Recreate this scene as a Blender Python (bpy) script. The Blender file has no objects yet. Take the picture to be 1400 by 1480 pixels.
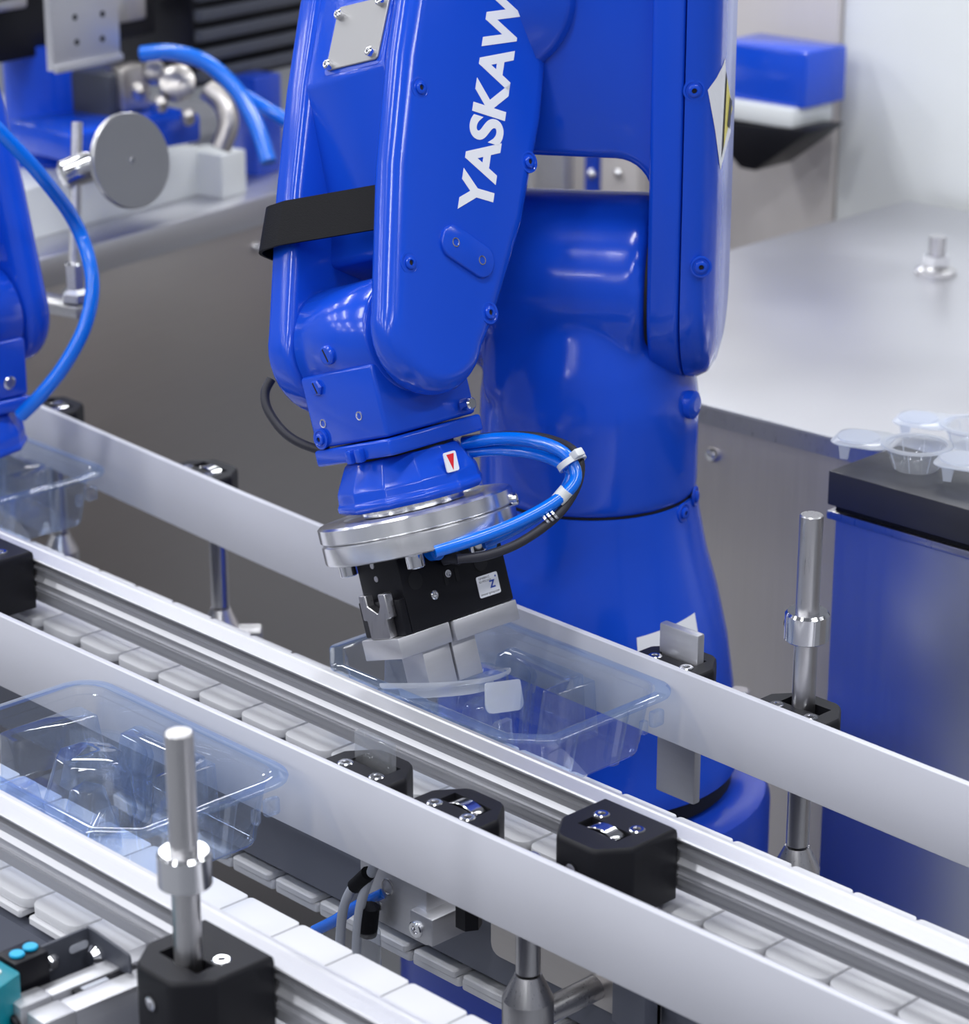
import bpy, bmesh, math, random
from mathutils import Vector as V, Matrix
random.seed(7)
sc = bpy.context.scene
col = sc.collection
MM = .001                                   # everything below is written in millimetres

# ------------------------------------------------------------------ camera
FPX, HOR = 3800., 1340.                     # focal length and horizon height in pixels of the 1400x1480 frame
PITCH = math.atan(HOR / FPX)
RT = V((.6955, .7186, 0)).normalized()      # picture right, on the ground
FW = V((-RT.y, RT.x, 0))                    # picture depth, on the ground
FWD = FW * math.cos(PITCH) - V((0, 0, 1)) * math.sin(PITCH)
UPV = FW * math.sin(PITCH) + V((0, 0, 1)) * math.cos(PITCH)
CAM = V((1000., -1080., 780.))
cd = bpy.data.cameras.new('camera'); cam = bpy.data.objects.new('camera', cd); col.objects.link(cam)
cd.sensor_fit = 'HORIZONTAL'; cd.sensor_width = 36; cd.lens = FPX * 36 / 1400
cd.clip_start = .05; cd.clip_end = 60
cam.matrix_world = Matrix(((RT.x, UPV.x, -FWD.x, CAM.x * MM), (RT.y, UPV.y, -FWD.y, CAM.y * MM), (RT.z, UPV.z, -FWD.z, CAM.z * MM), (0, 0, 0, 1)))
cd.dof.use_dof = True; cd.dof.focus_distance = 1.80; cd.dof.aperture_fstop = 9.0
sc.camera = cam
def ray(x, y): return RT * ((x - 700) / FPX) + UPV * ((740 - y) / FPX) + FWD
def U(x, y, d): return CAM + ray(x, y) * d
def UZ(x, y, z): v = ray(x, y); return CAM + v * ((z - CAM.z) / v.z)
def UY(x, y, Y): v = ray(x, y); return CAM + v * ((Y - CAM.y) / v.y)
def UX(x, y, X): v = ray(x, y); return CAM + v * ((X - CAM.x) / v.x)
def UPL(x, y, p, n): v = ray(x, y); return CAM + v * ((p - CAM).dot(n) / v.dot(n))
def PX(q): q = q - CAM; d = q.dot(FWD); return (700 + FPX * q.dot(RT) / d, 740 - FPX * q.dot(UPV) / d, d)
def CV(a, b, c): return (RT * a + UPV * b - FWD * c).normalized()

# ------------------------------------------------------------------ light
w = bpy.data.worlds.new('world'); sc.world = w; w.use_nodes = True
bg = w.node_tree.nodes['Background']; bg.inputs[0].default_value = (.80, .85, 1, 1); bg.inputs[1].default_value = .30
def area(name, loc, sx, sy, power, rot=(0, 0, 0), colr=(1, 1, 1)):
    l = bpy.data.lights.new(name, 'AREA'); l.shape = 'RECTANGLE'; l.size = sx; l.size_y = sy; l.energy = power; l.color = colr
    o = bpy.data.objects.new(name, l); col.objects.link(o); o.location = loc; o.rotation_euler = rot
    return o
LAMPS = [(x, y) for x in (-10.2, -7.6, -5.0, -2.4, .2, 2.8) for y in (-9.6, -6.4, -3.2, 0., 3.2)]
for x, y in LAMPS: area('ceiling_lamp_light', (x, y, 3.44), .34, 1.9, 56, (0, 0, 0), (.95, .97, 1))
sc.view_settings.view_transform = 'Standard'; sc.view_settings.look = 'None'; sc.view_settings.gamma = 1
sc.view_settings.use_curve_mapping = False; sc.view_settings.exposure = -.06

# ------------------------------------------------------------------ materials
def nodemat(name):
    m = bpy.data.materials.new(name); m.use_nodes = True
    return m, m.node_tree, m.node_tree.nodes['Principled BSDF']
def mat(name, c, rough=.5, metal=0, coat=0, noise=None, bump=0, spec=.5, scale=(1, 1, 1), rvar=.0, cvar=.0):
    m, nt, b = nodemat(name)
    b.inputs['Base Color'].default_value = (*c, 1); b.inputs['Roughness'].default_value = rough
    b.inputs['Metallic'].default_value = metal; b.inputs['Coat Weight'].default_value = coat
    b.inputs['Coat Roughness'].default_value = .04; b.inputs['Specular IOR Level'].default_value = spec
    if noise:
        tc = nt.nodes.new('ShaderNodeTexCoord'); mp = nt.nodes.new('ShaderNodeMapping'); nz = nt.nodes.new('ShaderNodeTexNoise')
        mp.inputs['Scale'].default_value = scale; nz.inputs['Scale'].default_value = noise; nz.inputs['Detail'].default_value = 4
        nt.links.new(tc.outputs['Object'], mp.inputs[0]); nt.links.new(mp.outputs[0], nz.inputs['Vector'])
        if bump:
            bp = nt.nodes.new('ShaderNodeBump'); bp.inputs['Strength'].default_value = bump; bp.inputs['Distance'].default_value = .001
            nt.links.new(nz.outputs[0], bp.inputs['Height']); nt.links.new(bp.outputs[0], b.inputs['Normal'])
        if rvar:
            mr = nt.nodes.new('ShaderNodeMapRange'); mr.inputs['To Min'].default_value = max(.02, rough - rvar); mr.inputs['To Max'].default_value = rough + rvar
            nt.links.new(nz.outputs[0], mr.inputs[0]); nt.links.new(mr.outputs[0], b.inputs['Roughness'])
        if cvar:
            mx = nt.nodes.new('ShaderNodeMix'); mx.data_type = 'RGBA'
            mx.inputs[6].default_value = (*[v * (1 - cvar) for v in c], 1); mx.inputs[7].default_value = (*[min(1, v * (1 + cvar)) for v in c], 1)
            nt.links.new(nz.outputs[0], mx.inputs[0]); nt.links.new(mx.outputs[2], b.inputs['Base Color'])
    return m
def clear(name, tint, rough=.03, ior=1.5, frost=.0, fcol=(.9, .93, 1), edge=None):
    m, nt, b = nodemat(name); nt.nodes.remove(b); out = nt.nodes['Material Output']
    tr = nt.nodes.new('ShaderNodeBsdfTransparent'); tr.inputs[0].default_value = (*tint, 1)
    if edge:                                # a longer way through the sheet at a slant takes more light
        lw = nt.nodes.new('ShaderNodeLayerWeight'); lw.inputs[0].default_value = .35; mc_ = nt.nodes.new('ShaderNodeMix'); mc_.data_type = 'RGBA'
        mc_.inputs[6].default_value = (*tint, 1); mc_.inputs[7].default_value = (*edge, 1)
        nt.links.new(lw.outputs['Facing'], mc_.inputs[0]); nt.links.new(mc_.outputs[2], tr.inputs[0])
    gl = nt.nodes.new('ShaderNodeBsdfGlossy'); gl.inputs['Roughness'].default_value = rough; gl.inputs[0].default_value = (1, 1, 1, 1)
    fr = nt.nodes.new('ShaderNodeFresnel'); fr.inputs[0].default_value = ior
    mx = nt.nodes.new('ShaderNodeMixShader'); ge = nt.nodes.new('ShaderNodeNewGeometry'); mr = nt.nodes.new('ShaderNodeMapRange')
    mr.inputs['To Min'].default_value = ior; mr.inputs['To Max'].default_value = 1 / ior       # both faces of the thin sheet reflect alike
    nt.links.new(ge.outputs['Backfacing'], mr.inputs[0]); nt.links.new(mr.outputs[0], fr.inputs[0])
    nt.links.new(fr.outputs[0], mx.inputs[0]); nt.links.new(tr.outputs[0], mx.inputs[1]); nt.links.new(gl.outputs[0], mx.inputs[2])
    last = mx
    if frost:
        df = nt.nodes.new('ShaderNodeBsdfTranslucent'); df.inputs[0].default_value = (*fcol, 1)
        d2 = nt.nodes.new('ShaderNodeBsdfDiffuse'); d2.inputs[0].default_value = (*fcol, 1)
        ad = nt.nodes.new('ShaderNodeMixShader'); ad.inputs[0].default_value = .5
        nt.links.new(df.outputs[0], ad.inputs[1]); nt.links.new(d2.outputs[0], ad.inputs[2])
        m2 = nt.nodes.new('ShaderNodeMixShader'); m2.inputs[0].default_value = frost
        nt.links.new(mx.outputs[0], m2.inputs[1]); nt.links.new(ad.outputs[0], m2.inputs[2]); last = m2
    nt.links.new(last.outputs[0], out.inputs[0])
    return m
BLUE = mat('blue_enamel', (.007, .070, .60), .17, 0, .15, noise=260, bump=.03, spec=.42)
BLUE_D = mat('blue_pedestal_enamel', (.006, .05, .46), .3, 0, .3)
WHITE_PAINT = mat('white_print', (.85, .86, .9), .45)
STEEL = mat('brushed_steel', (.60, .59, .60), .30, 1, noise=900, scale=(1, 1, .02), rvar=.08, cvar=.05)
STEEL_PANEL = mat('steel_panel', (.52, .49, .47), .36, 1, noise=500, scale=(.02, .02, 1), rvar=.07, cvar=.06)
STEEL_WARM = mat('warm_steel_panel', (.62, .58, .55), .36, 1, noise=500, scale=(1, 1, .02), rvar=.07, cvar=.06)
STEEL_TOP = mat('steel_tabletop', (.66, .66, .69), .38, 1, noise=6, rvar=.06, cvar=.03)
NAMEPL = mat('dull_cover_plate', (.40, .395, .40), .55, .85)
SATIN = mat('satin_steel', (.62, .62, .63), .3, 1)
CHROME = mat('chrome', (.78, .78, .80), .14, 1)
TURNED = mat('turned_aluminium', (.80, .80, .82), .27, 1)
_b = TURNED.node_tree.nodes['Principled BSDF']; _t = TURNED.node_tree.nodes.new('ShaderNodeTangent'); _t.direction_type = 'RADIAL'; _t.axis = 'Z'
TURNED.node_tree.links.new(_t.outputs[0], _b.inputs['Tangent']); _b.inputs['Anisotropic'].default_value = .8; _b.inputs['Anisotropic Rotation'].default_value = .25
ALU = mat('extruded_aluminium', (.60, .60, .63), .46, .8)
ALU_M = mat('machined_aluminium', (.66, .66, .69), .46, 1, noise=400, scale=(.1, .1, 1), rvar=.05, cvar=.05)
PLATE = mat('pale_grey_plastic', (.56, .565, .62), .42, 0, 0)
LINK = mat('white_acetal', (.66, .66, .685), .38, noise=900, bump=.02)
BLACK = mat('black_plastic', (.009, .009, .012), .45, noise=1500, bump=.05, spec=.28)
BLACK_A = mat('black_anodised', (.007, .007, .010), .38, spec=.25)
RUBBER = mat('black_rubber', (.005, .005, .007), .5, noise=1200, bump=.25, spec=.12)
HOLE = mat('dark_recess', (.004, .004, .006), .7)
HOSE = mat('blue_hose', (.0, .16, .80), .22, 0, .3)
CABLE = mat('charcoal_cable', (.028, .028, .038), .45, spec=.3)
CABLE_G = mat('grey_cable', (.42, .44, .50), .45)
BEAM = mat('grey_enamel', (.125, .135, .175), .45)
BEAM_D = mat('dark_grey_enamel', (.06, .065, .085), .45)
TRAYM = clear('clear_blue_plastic', (.975, .985, 1.0), .02, 1.75, .03, (.85, .91, 1), edge=(.56, .70, .95))
TRAYR = clear('clear_blue_plastic_rim', (.80, .88, 1.0), .05, 1.6, .10, (.6, .75, 1), edge=(.42, .60, .95))
FROST = clear('frosted_plastic', (.86, .89, .95), .15, 1.45, .46, (.9, .92, .96))
CUPM = clear('clear_cup_plastic', (.86, .88, .91), .06, 1.5, .12, (.9, .9, .92))
TEAL = mat('teal_plastic', (.0, .20, .26), .35)
CYAN = mat('cyan_plastic', (.0, .35, .62), .35)
YELLOW = mat('yellow_print', (.72, .62, .01), .4)
REDP = mat('red_print', (.75, .02, .03), .4)
INK = mat('dark_ink', (.02, .02, .03), .6)
INKB = mat('blue_ink', (.01, .06, .42), .5)
BOARD = mat('black_worktop', (.035, .035, .042), .35, noise=60, rvar=.08)
PANEL_B = mat('blue_grey_steel', (.62, .64, .70), .36, 1, noise=300, scale=(1, 1, .02), rvar=.05)
OFFW = mat('offwhite_enamel', (.74, .76, .76), .4)
WALLM = mat('hall_wall', (.24, .25, .28), .8)
WALLG = mat('grey_wall', (.34, .35, .38), .8)
FLOORM = mat('grey_floor', (.18, .185, .20), .5, noise=12, cvar=.1)
CEILM = mat('ceiling_paint', (.34, .35, .38), .9)

# ------------------------------------------------------------------ mesh helpers
WL = {}                                     # world location (mm) of every object
def fillet(pts, r, n=5):
    out = []; N = len(pts)
    for i in range(N):
        p = V((*pts[i], 0)) if len(pts[i]) == 2 else V(pts[i]); a = V((*pts[i - 1], 0)); b = V((*pts[(i + 1) % N], 0))
        rr = r[i] if isinstance(r, (list, tuple)) else r
        if rr <= 0: out.append((p.x, p.y)); continue
        da = (a - p); db = (b - p); la, lb = da.length, db.length; da.normalize(); db.normalize()
        ang = da.angle(db); t = rr / math.tan(ang / 2); t = min(t, la * .49, lb * .49); r2 = t * math.tan(ang / 2)
        c = p + (da + db).normalized() * (r2 / math.sin(ang / 2))
        s, e = p + da * t - c, p + db * t - c
        a0 = math.atan2(s.y, s.x); a1 = math.atan2(e.y, e.x)
        d = (a1 - a0 + math.pi) % (2 * math.pi) - math.pi
        for k in range(n + 1):
            q = a0 + d * k / n; out.append((c.x + r2 * math.cos(q), c.y + r2 * math.sin(q)))
    return out
def fr(o, x, y, z):
    x, y, z = x.normalized(), y.normalized(), z.normalized()
    return Matrix(((x.x, y.x, z.x, o.x), (x.y, y.y, z.y, o.y), (x.z, y.z, z.z, o.z), (0, 0, 0, 1)))
def axis(o, z, hint=V((0, 0, 1))):
    z = z.normalized()
    if abs(z.dot(hint)) > .95: hint = V((1, 0, 0))
    x = hint.cross(z).normalized()
    return fr(o, x, z.cross(x), z)
ID = Matrix.Identity(4)
def T(x, y, z): return Matrix.Translation((x, y, z))
class MB:
    def __init__(s): s.bm = bmesh.new()
    def _bev(s, faces, w, seg, ang=30):
        es = {e for f in faces for e in f.edges}
        es = [e for e in es if len(e.link_faces) == 2 and e.calc_face_angle(0) > math.radians(ang)]
        bmesh.ops.bevel(s.bm, geom=es, offset=w, segments=seg, affect='EDGES', profile=.5, clamp_overlap=True)
    def raw(s, vs, fs, M=ID, bevel=0, seg=2):
        vv = [s.bm.verts.new(V(v)) for v in vs]; ff = []
        for f in fs:
            try: ff.append(s.bm.faces.new([vv[i] for i in f]))
            except ValueError: pass
        bmesh.ops.recalc_face_normals(s.bm, faces=ff)
        n0 = set(s.bm.verts) - set(vv)
        if bevel: s._bev(ff, bevel, seg)
        for v in s.bm.verts:
            if v not in n0: v.co = M @ v.co
        if M.determinant() < 0: bmesh.ops.reverse_faces(s.bm, faces=[f for f in s.bm.faces if all(v not in n0 for v in f.verts)])
        return s
    def prism(s, out, z0, z1, M=ID, bevel=0, seg=2):
        n = len(out)
        vs = [(x, y, z0) for x, y in out] + [(x, y, z1) for x, y in out]
        fs = [list(range(n))[::-1], list(range(n, 2 * n))] + [[i, (i + 1) % n, n + (i + 1) % n, n + i] for i in range(n)]
        return s.raw(vs, fs, M, bevel, seg)
    def box(s, x0, x1, y0, y1, z0, z1, M=ID, bevel=0, seg=2):
        return s.prism([(x0, y0), (x1, y0), (x1, y1), (x0, y1)], z0, z1, M, bevel, seg)
    def lathe(s, prof, M=ID, n=32, cap=True):
        vs = []; fs = []
        for r, z in prof:
            for k in range(n):
                a = 2 * math.pi * k / n; vs.append((r * math.cos(a), r * math.sin(a), z))
        m = len(prof)
        for i in range(m - 1):
            for k in range(n): fs.append([i * n + k, i * n + (k + 1) % n, (i + 1) * n + (k + 1) % n, (i + 1) * n + k])
        if cap: fs.append(list(range(n))[::-1]); fs.append([(m - 1) * n + k for k in range(n)])
        return s.raw(vs, fs, M)
    def cyl(s, r, z0, z1, M=ID, n=24, ch=0):
        if ch: return s.lathe([(r - ch, z0), (r, z0 + ch), (r, z1 - ch), (r - ch, z1)], M, n)
        return s.lathe([(r, z0), (r, z1)], M, n)
    def tube(s, pts, r, n=10, sub=6, closed=False):
        P = [V(p) for p in pts]; Q = []
        if sub > 1 and len(P) > 2:
            for i in range(len(P) - 1):
                a, b, c, d = P[max(i - 1, 0)], P[i], P[i + 1], P[min(i + 2, len(P) - 1)]
                for k in range(sub):
                    t = k / sub
                    Q.append(.5 * ((2 * b) + (c - a) * t + (2 * a - 5 * b + 4 * c - d) * t * t + (3 * b - a - 3 * c + d) * t ** 3))
            Q.append(P[-1])
        else: Q = P
        vs = []; nrm = None
        for i, q in enumerate(Q):
            t = (Q[min(i + 1, len(Q) - 1)] - Q[max(i - 1, 0)]).normalized()
            if nrm is None: nrm = t.orthogonal().normalized()
            nrm = (nrm - t * nrm.dot(t)).normalized(); bb = t.cross(nrm)
            for k in range(n):
                a = 2 * math.pi * k / n; vs.append(q + (nrm * math.cos(a) + bb * math.sin(a)) * r)
        fs = [[i * n + k, i * n + (k + 1) % n, (i + 1) * n + (k + 1) % n, (i + 1) * n + k] for i in range(len(Q) - 1) for k in range(n)]
        fs += [list(range(n))[::-1], [(len(Q) - 1) * n + k for k in range(n)]]
        return s.raw(vs, fs)
    def build(s, name, m, parent=None, org=None, ang=35, flat=False):
        loc = V(org) if org is not None else (V((0, 0, 0)) if parent is None else WL[parent])
        me = bpy.data.meshes.new(name)
        for v in s.bm.verts: v.co = (v.co - loc) * MM
        s.bm.normal_update(); s.bm.to_mesh(me); s.bm.free()
        if not flat:
            me.shade_smooth(); me.set_sharp_from_angle(angle=math.radians(ang))
        me.materials.append(m)
        o = bpy.data.objects.new(name, me); col.objects.link(o); WL[o] = loc
        if parent is not None:
            o.parent = parent; o.location = (loc - WL[parent]) * MM
        else: o.location = loc * MM
        return o
def tag(o, label=None, cat=None, group=None, kind=None):
    if label: o['label'] = label
    if cat: o['category'] = cat
    if group: o['group'] = group
    if kind: o['kind'] = kind
    return o
def thing(name, loc, label, cat, group=None):
    o = bpy.data.objects.new(name, None); col.objects.link(o); loc = V(loc); o.location = loc * MM; WL[o] = loc
    o.empty_display_size = .02
    return tag(o, label, cat, group)
def copy_tree(o, loc=None, rz=0, parent=None, label=None, flipx=False):
    c = o.copy(); col.objects.link(c)
    if parent is not None: c.parent = parent
    if loc is not None: c.location = V(loc) * MM; WL[c] = V(loc)
    else: WL[c] = V((0, 0, 0))
    if rz: c.rotation_euler = (0, 0, rz)
    if label: c['label'] = label
    for ch in list(o.children): copy_tree(ch, parent=c)
    return c
def text_mesh(s, size, extrude=.15, offset=0, shear=0, spacing=1.0):
    cu = bpy.data.curves.new('t', 'FONT'); cu.body = s; cu.size = size; cu.extrude = extrude; cu.offset = offset; cu.shear = shear
    cu.space_character = spacing
    o = bpy.data.objects.new('t', cu); col.objects.link(o)
    dg = bpy.context.evaluated_depsgraph_get(); dg.update()
    me = bpy.data.meshes.new_from_object(o.evaluated_get(dg))
    vs = [v.co.copy() for v in me.vertices]; fs = [list(p.vertices) for p in me.polygons]
    bpy.data.objects.remove(o); bpy.data.curves.remove(cu); bpy.data.meshes.remove(me)
    return vs, fs
def write(s, M, size, m, parent, name='lettering', **k):
    vs, fs = text_mesh(s, size, **k); b = MB(); b.raw(vs, fs, M); return b.build(name, m, parent, flat=True)

# ------------------------------------------------------------------ the hall
def struct(name, x0, x1, y0, y1, z0, z1, m):
    o = MB().box(x0, x1, y0, y1, z0, z1).build(name, m, org=((x0 + x1) / 2, (y0 + y1) / 2, z0)); o['kind'] = 'structure'; return o
HX0, HX1, HY0, HY1, HZ = -12000, 4500, -11500, 5500, 3560
struct('floor', HX0, HX1, HY0, HY1, -960, -900, FLOORM)
struct('ceiling', HX0, HX1, HY0, HY1, HZ, HZ + 60, CEILM)
struct('wall_back', HX0, HX1, HY1, HY1 + 60, -900, HZ, WALLM)
struct('wall_left', HX0 - 60, HX0, HY0, HY1, -900, HZ, WALLM)
struct('wall_right', HX1, HX1 + 60, HY0, HY1, -900, HZ, WALLM)
struct('wall_front', HX0, HX1, HY0 - 60, HY0, -900, HZ, WALLM)
# ------------------------------------------------------------------ left cabinet and right table
c0, c1 = UZ(140, 350, 100), UZ(390, 280, 100)
dy = (c1 - c0).normalized(); dx = V((dy.y, -dy.x, 0))          # dx points at the camera side
Mc = fr(c0, dx, dy, V((0, 0, 1)))
cab = thing('steel_cabinet', c0 + dx * -300 + dy * 300 + V((0, 0, -1000)), 'brushed steel machine cabinet with bright top standing behind the grey rear rail', 'cabinet')
MB().box(-700, -2, -330, 690, -1000, -34, Mc, 2).build('body', STEEL_PANEL, cab)
MB().box(-720, 4, -340, 700, -34, 0, Mc, 2).build('worktop', STEEL_TOP, cab)
for px, py in [(372, 357)]:
    p = UPL(px, py, c0, dx); m_ = axis(p, dx); MB().lathe([(7, -3), (7, 0), (5, 4), (2, 5)], m_, 16).build('bolt', CHROME, cab)
t0, t1 = UZ(1009, 582, 100), UZ(1227, 638, 100)
tx = (t1 - t0).normalized(); ty = V((-tx.y, tx.x, 0)); Mt = fr(t0, tx, ty, V((0, 0, 1)))
tb = thing('steel_table', t0 + tx * 200 + ty * 400 + V((0, 0, -1000)), 'large brushed steel table with folded apron behind the blue robot base', 'table')
MB().box(-330, 1700, 0, 800, -3, 0, Mt, .8).build('tabletop', STEEL_TOP, tb)
MB().prism([(0, -18), (4, -18), (4, -3), (1, -3)], -330, 1700, Mt @ Matrix(((0, 0, 1, 0), (1, 0, 0, 0), (0, 1, 0, 0), (0, 0, 0, 1)))).build('apron', STEEL, tb)
MB().box(-322, 1690, 12, 790, -1000, -3, Mt, 1).build('front_panel', STEEL_WARM, tb)
for px, py in [(1030, 657)]:
    p = UPL(px, py, t0 + ty * 12, ty); MB().lathe([(7, -2), (7, 2), (5, 5), (2, 6)], axis(p, -ty), 16).build('bolt', CHROME, tb)
# low cabinet with black worktop in front of the table
b0 = UZ(1197, 680, 128); b1 = UZ(1400, 737, 128); bx_ = (b1 - b0).normalized(); by_ = V((-bx_.y, bx_.x, 0)); Mb = fr(b0, bx_, by_, V((0, 0, 1)))
k0 = UZ(1197, 738, 92); Mk = T(*k0) @ Matrix.Rotation(math.radians(1.5), 4, 'Z')
sc2 = thing('side_cabinet', k0 + V((150, 30, -992)), 'steel side cabinet mirroring the blue robot, below the black board at the right edge', 'cabinet')
MB().box(4, 330, 4, 54, -992, -8, Mk, 1).build('body', PANEL_B, sc2)
MB().box(-2, 332, 0, 56, -7, 0, Mk, 1).build('top_flange', STEEL, sc2)
MB().box(4, 328, 4, 50, 0, 7.6, Mk).build('gap_shade_strip', BLACK, sc2)  # black strip added to stand in for the shaded gap under the board
bo = MB().box(0, 340, 0, 92, -28, 0, Mb, 1.2).build('board', BOARD, org=b0 + bx_ * 200 + V((0, 0, -28)))
tag(bo, 'thick black board carrying the clear plastic cups', 'board')

# ------------------------------------------------------------------ conveyors: two lanes 280 mm apart
X0, X1 = -1080, 420
YZX = Matrix(((0, 0, 1, 0), (1, 0, 0, 0), (0, 1, 0, 0), (0, 0, 0, 1)))      # prism outline (y,z), extruded along x
def link_mesh():
    # plan of one link: rear half square, front half with a rounded tongue
    p = [(0, 2), (48.4, 2), (48.4, -2), (53, -6), (57, -14), (57, -45), (52, -53), (9.5, -53), (9.5, -8), (0, -6)]
    q = [(0, 53), (48.4, 53)]
    pl = fillet([(0, 53), (48.4, 53), (48.4, 0), (57, -7), (57, -53), (9, -53), (9, 0), (0, -1)], [3, 3, 0, 7, 9, 9, 2, 1], 4)
    b = MB(); b.prism(pl[::-1], -7, 0, ID, 2.2, 2)
    b.prism(fillet([(4, 56), (46, 56), (53, -56), (12, -56)], 2, 2), -13, -7.2, ID, 1, 1)
    b.box(8, 50, -30, 30, -26, -13.2, ID, 1.5, 1)
    return b
LANES = {'rear': 73., 'front': -207.}
proto_link = None
for ln, yc in LANES.items():
    lab = {'rear': 'white plastic link chain running under the middle guide rail', 'front': 'white plastic link chain of the nearest lane under the foreground rail'}[ln]
    ch = thing('conveyor_chain', (-300, yc, -27), lab, 'conveyor chain', 'white conveyor chains')
    for k in range(30):
        x = X0 + 12 + 50 * k + (11 if ln == 'rear' else 0) 
        if proto_link is None:
            proto_link = link_mesh().build('link', LINK, None, org=(0, 0, 0)); lk = proto_link
        else: lk = proto_link.copy(); col.objects.link(lk)
        lk.parent = ch; lk.location = V((x + 300, 0, 27)) * MM
    # return strand under the beam
    rt = thing('return_strand', (-300, yc, -140), 'white return strand of the ' + ('rear lane hanging under its grey beam' if ln == 'rear' else 'nearest lane hanging under its grey beam'), 'conveyor chain', 'return strands')
    for k in range(20):
        x = -560 + 50 * k
        lk = proto_link.copy(); col.objects.link(lk); lk.parent = rt
        lk.rotation_euler = (math.pi, 0, 0); lk.location = V((x + 300, 0, 8)) * MM
    bm_ = thing('conveyor_beam', (-300, yc, -112), 'dark grey enamelled conveyor beam under the ' + ('middle rail chain' if ln == 'rear' else 'nearest chain'), 'conveyor beam', 'conveyor beams')
    for s_ in (-1, 1):
        MB().prism([(yc + s_ * 44, -112), (yc + s_ * 52, -112), (yc + s_ * 52, -74), (yc + s_ * 54, -73), (yc + s_ * 54, -20), (yc + s_ * 44, -20)], X0, X1, YZX).build('side_plate', BEAM, bm_, flat=True)
    MB().box(X0, X1, yc - 43.5, yc + 43.5, -100, -60).build('inner_web', BEAM_D, bm_, flat=True)

def rail_profile(y0):
    pr = [(5, 12), (5, 16.5), (1.5, 17.5), (1.5, 22.4), (0, 23), (0, 24), (1, 24.2), (1, 25.2), (0, 25.4), (0, 26.4), (1.8, 26.9), (1.8, 31), (0, 31.6), (0, 33), (3, 36), (3, 40), (0, 43), (0, 44.6), (6, 45), (6, 48.4), (-.6, 48.8), (-1, 50.2), (0, 51), (8.5, 51.6), (9.5, 50.8), (14, 51), (15, 52), (18, 52), (18.6, 51.4), (18.6, 12)]
    return MB().prism([(y0 + a, b) for a, b in pr], X0, X1, YZX)
for y0, lab in [(24, 'grooved aluminium guide rail between the two lanes, black clamps on its front'), (-257, 'grooved aluminium guide rail nearest the camera, crossing the lower left')]:
    o = rail_profile(y0).build('guide_rail', ALU, org=(-300, y0 + 9, 12), ang=20); tag(o, lab, 'guide rail', 'aluminium guide rails')
def plate(pts, t, z0, z1, lab, name):
    out = [(x, y) for x, y in pts] + [(x, y + t) for x, y in reversed(pts)]
    o = MB().prism(out, z0, z1, ID, .9, 2).build(name, PLATE, org=(pts[len(pts) // 2][0], pts[len(pts) // 2][1], z0), ang=25)
    return tag(o, lab, 'guard rail', 'pale grey guard rails')
plate([(X0, 247), (-960, 239.6), (-640, 217), (-322, 200.5), (-78, 195), (92, 190), (X1, 183)], 6, 8, 64.5, 'long pale grey guard rail in front of the blue robot base, rearmost', 'guard_rail')
plate([(X0, -86), (-550, -79), (-200, -75), (160, -71), (X1, -69)], 5.5, 2, 60, 'pale grey guard rail behind the nearest clear tray, with two black clamps behind it', 'guard_rail')

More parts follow.
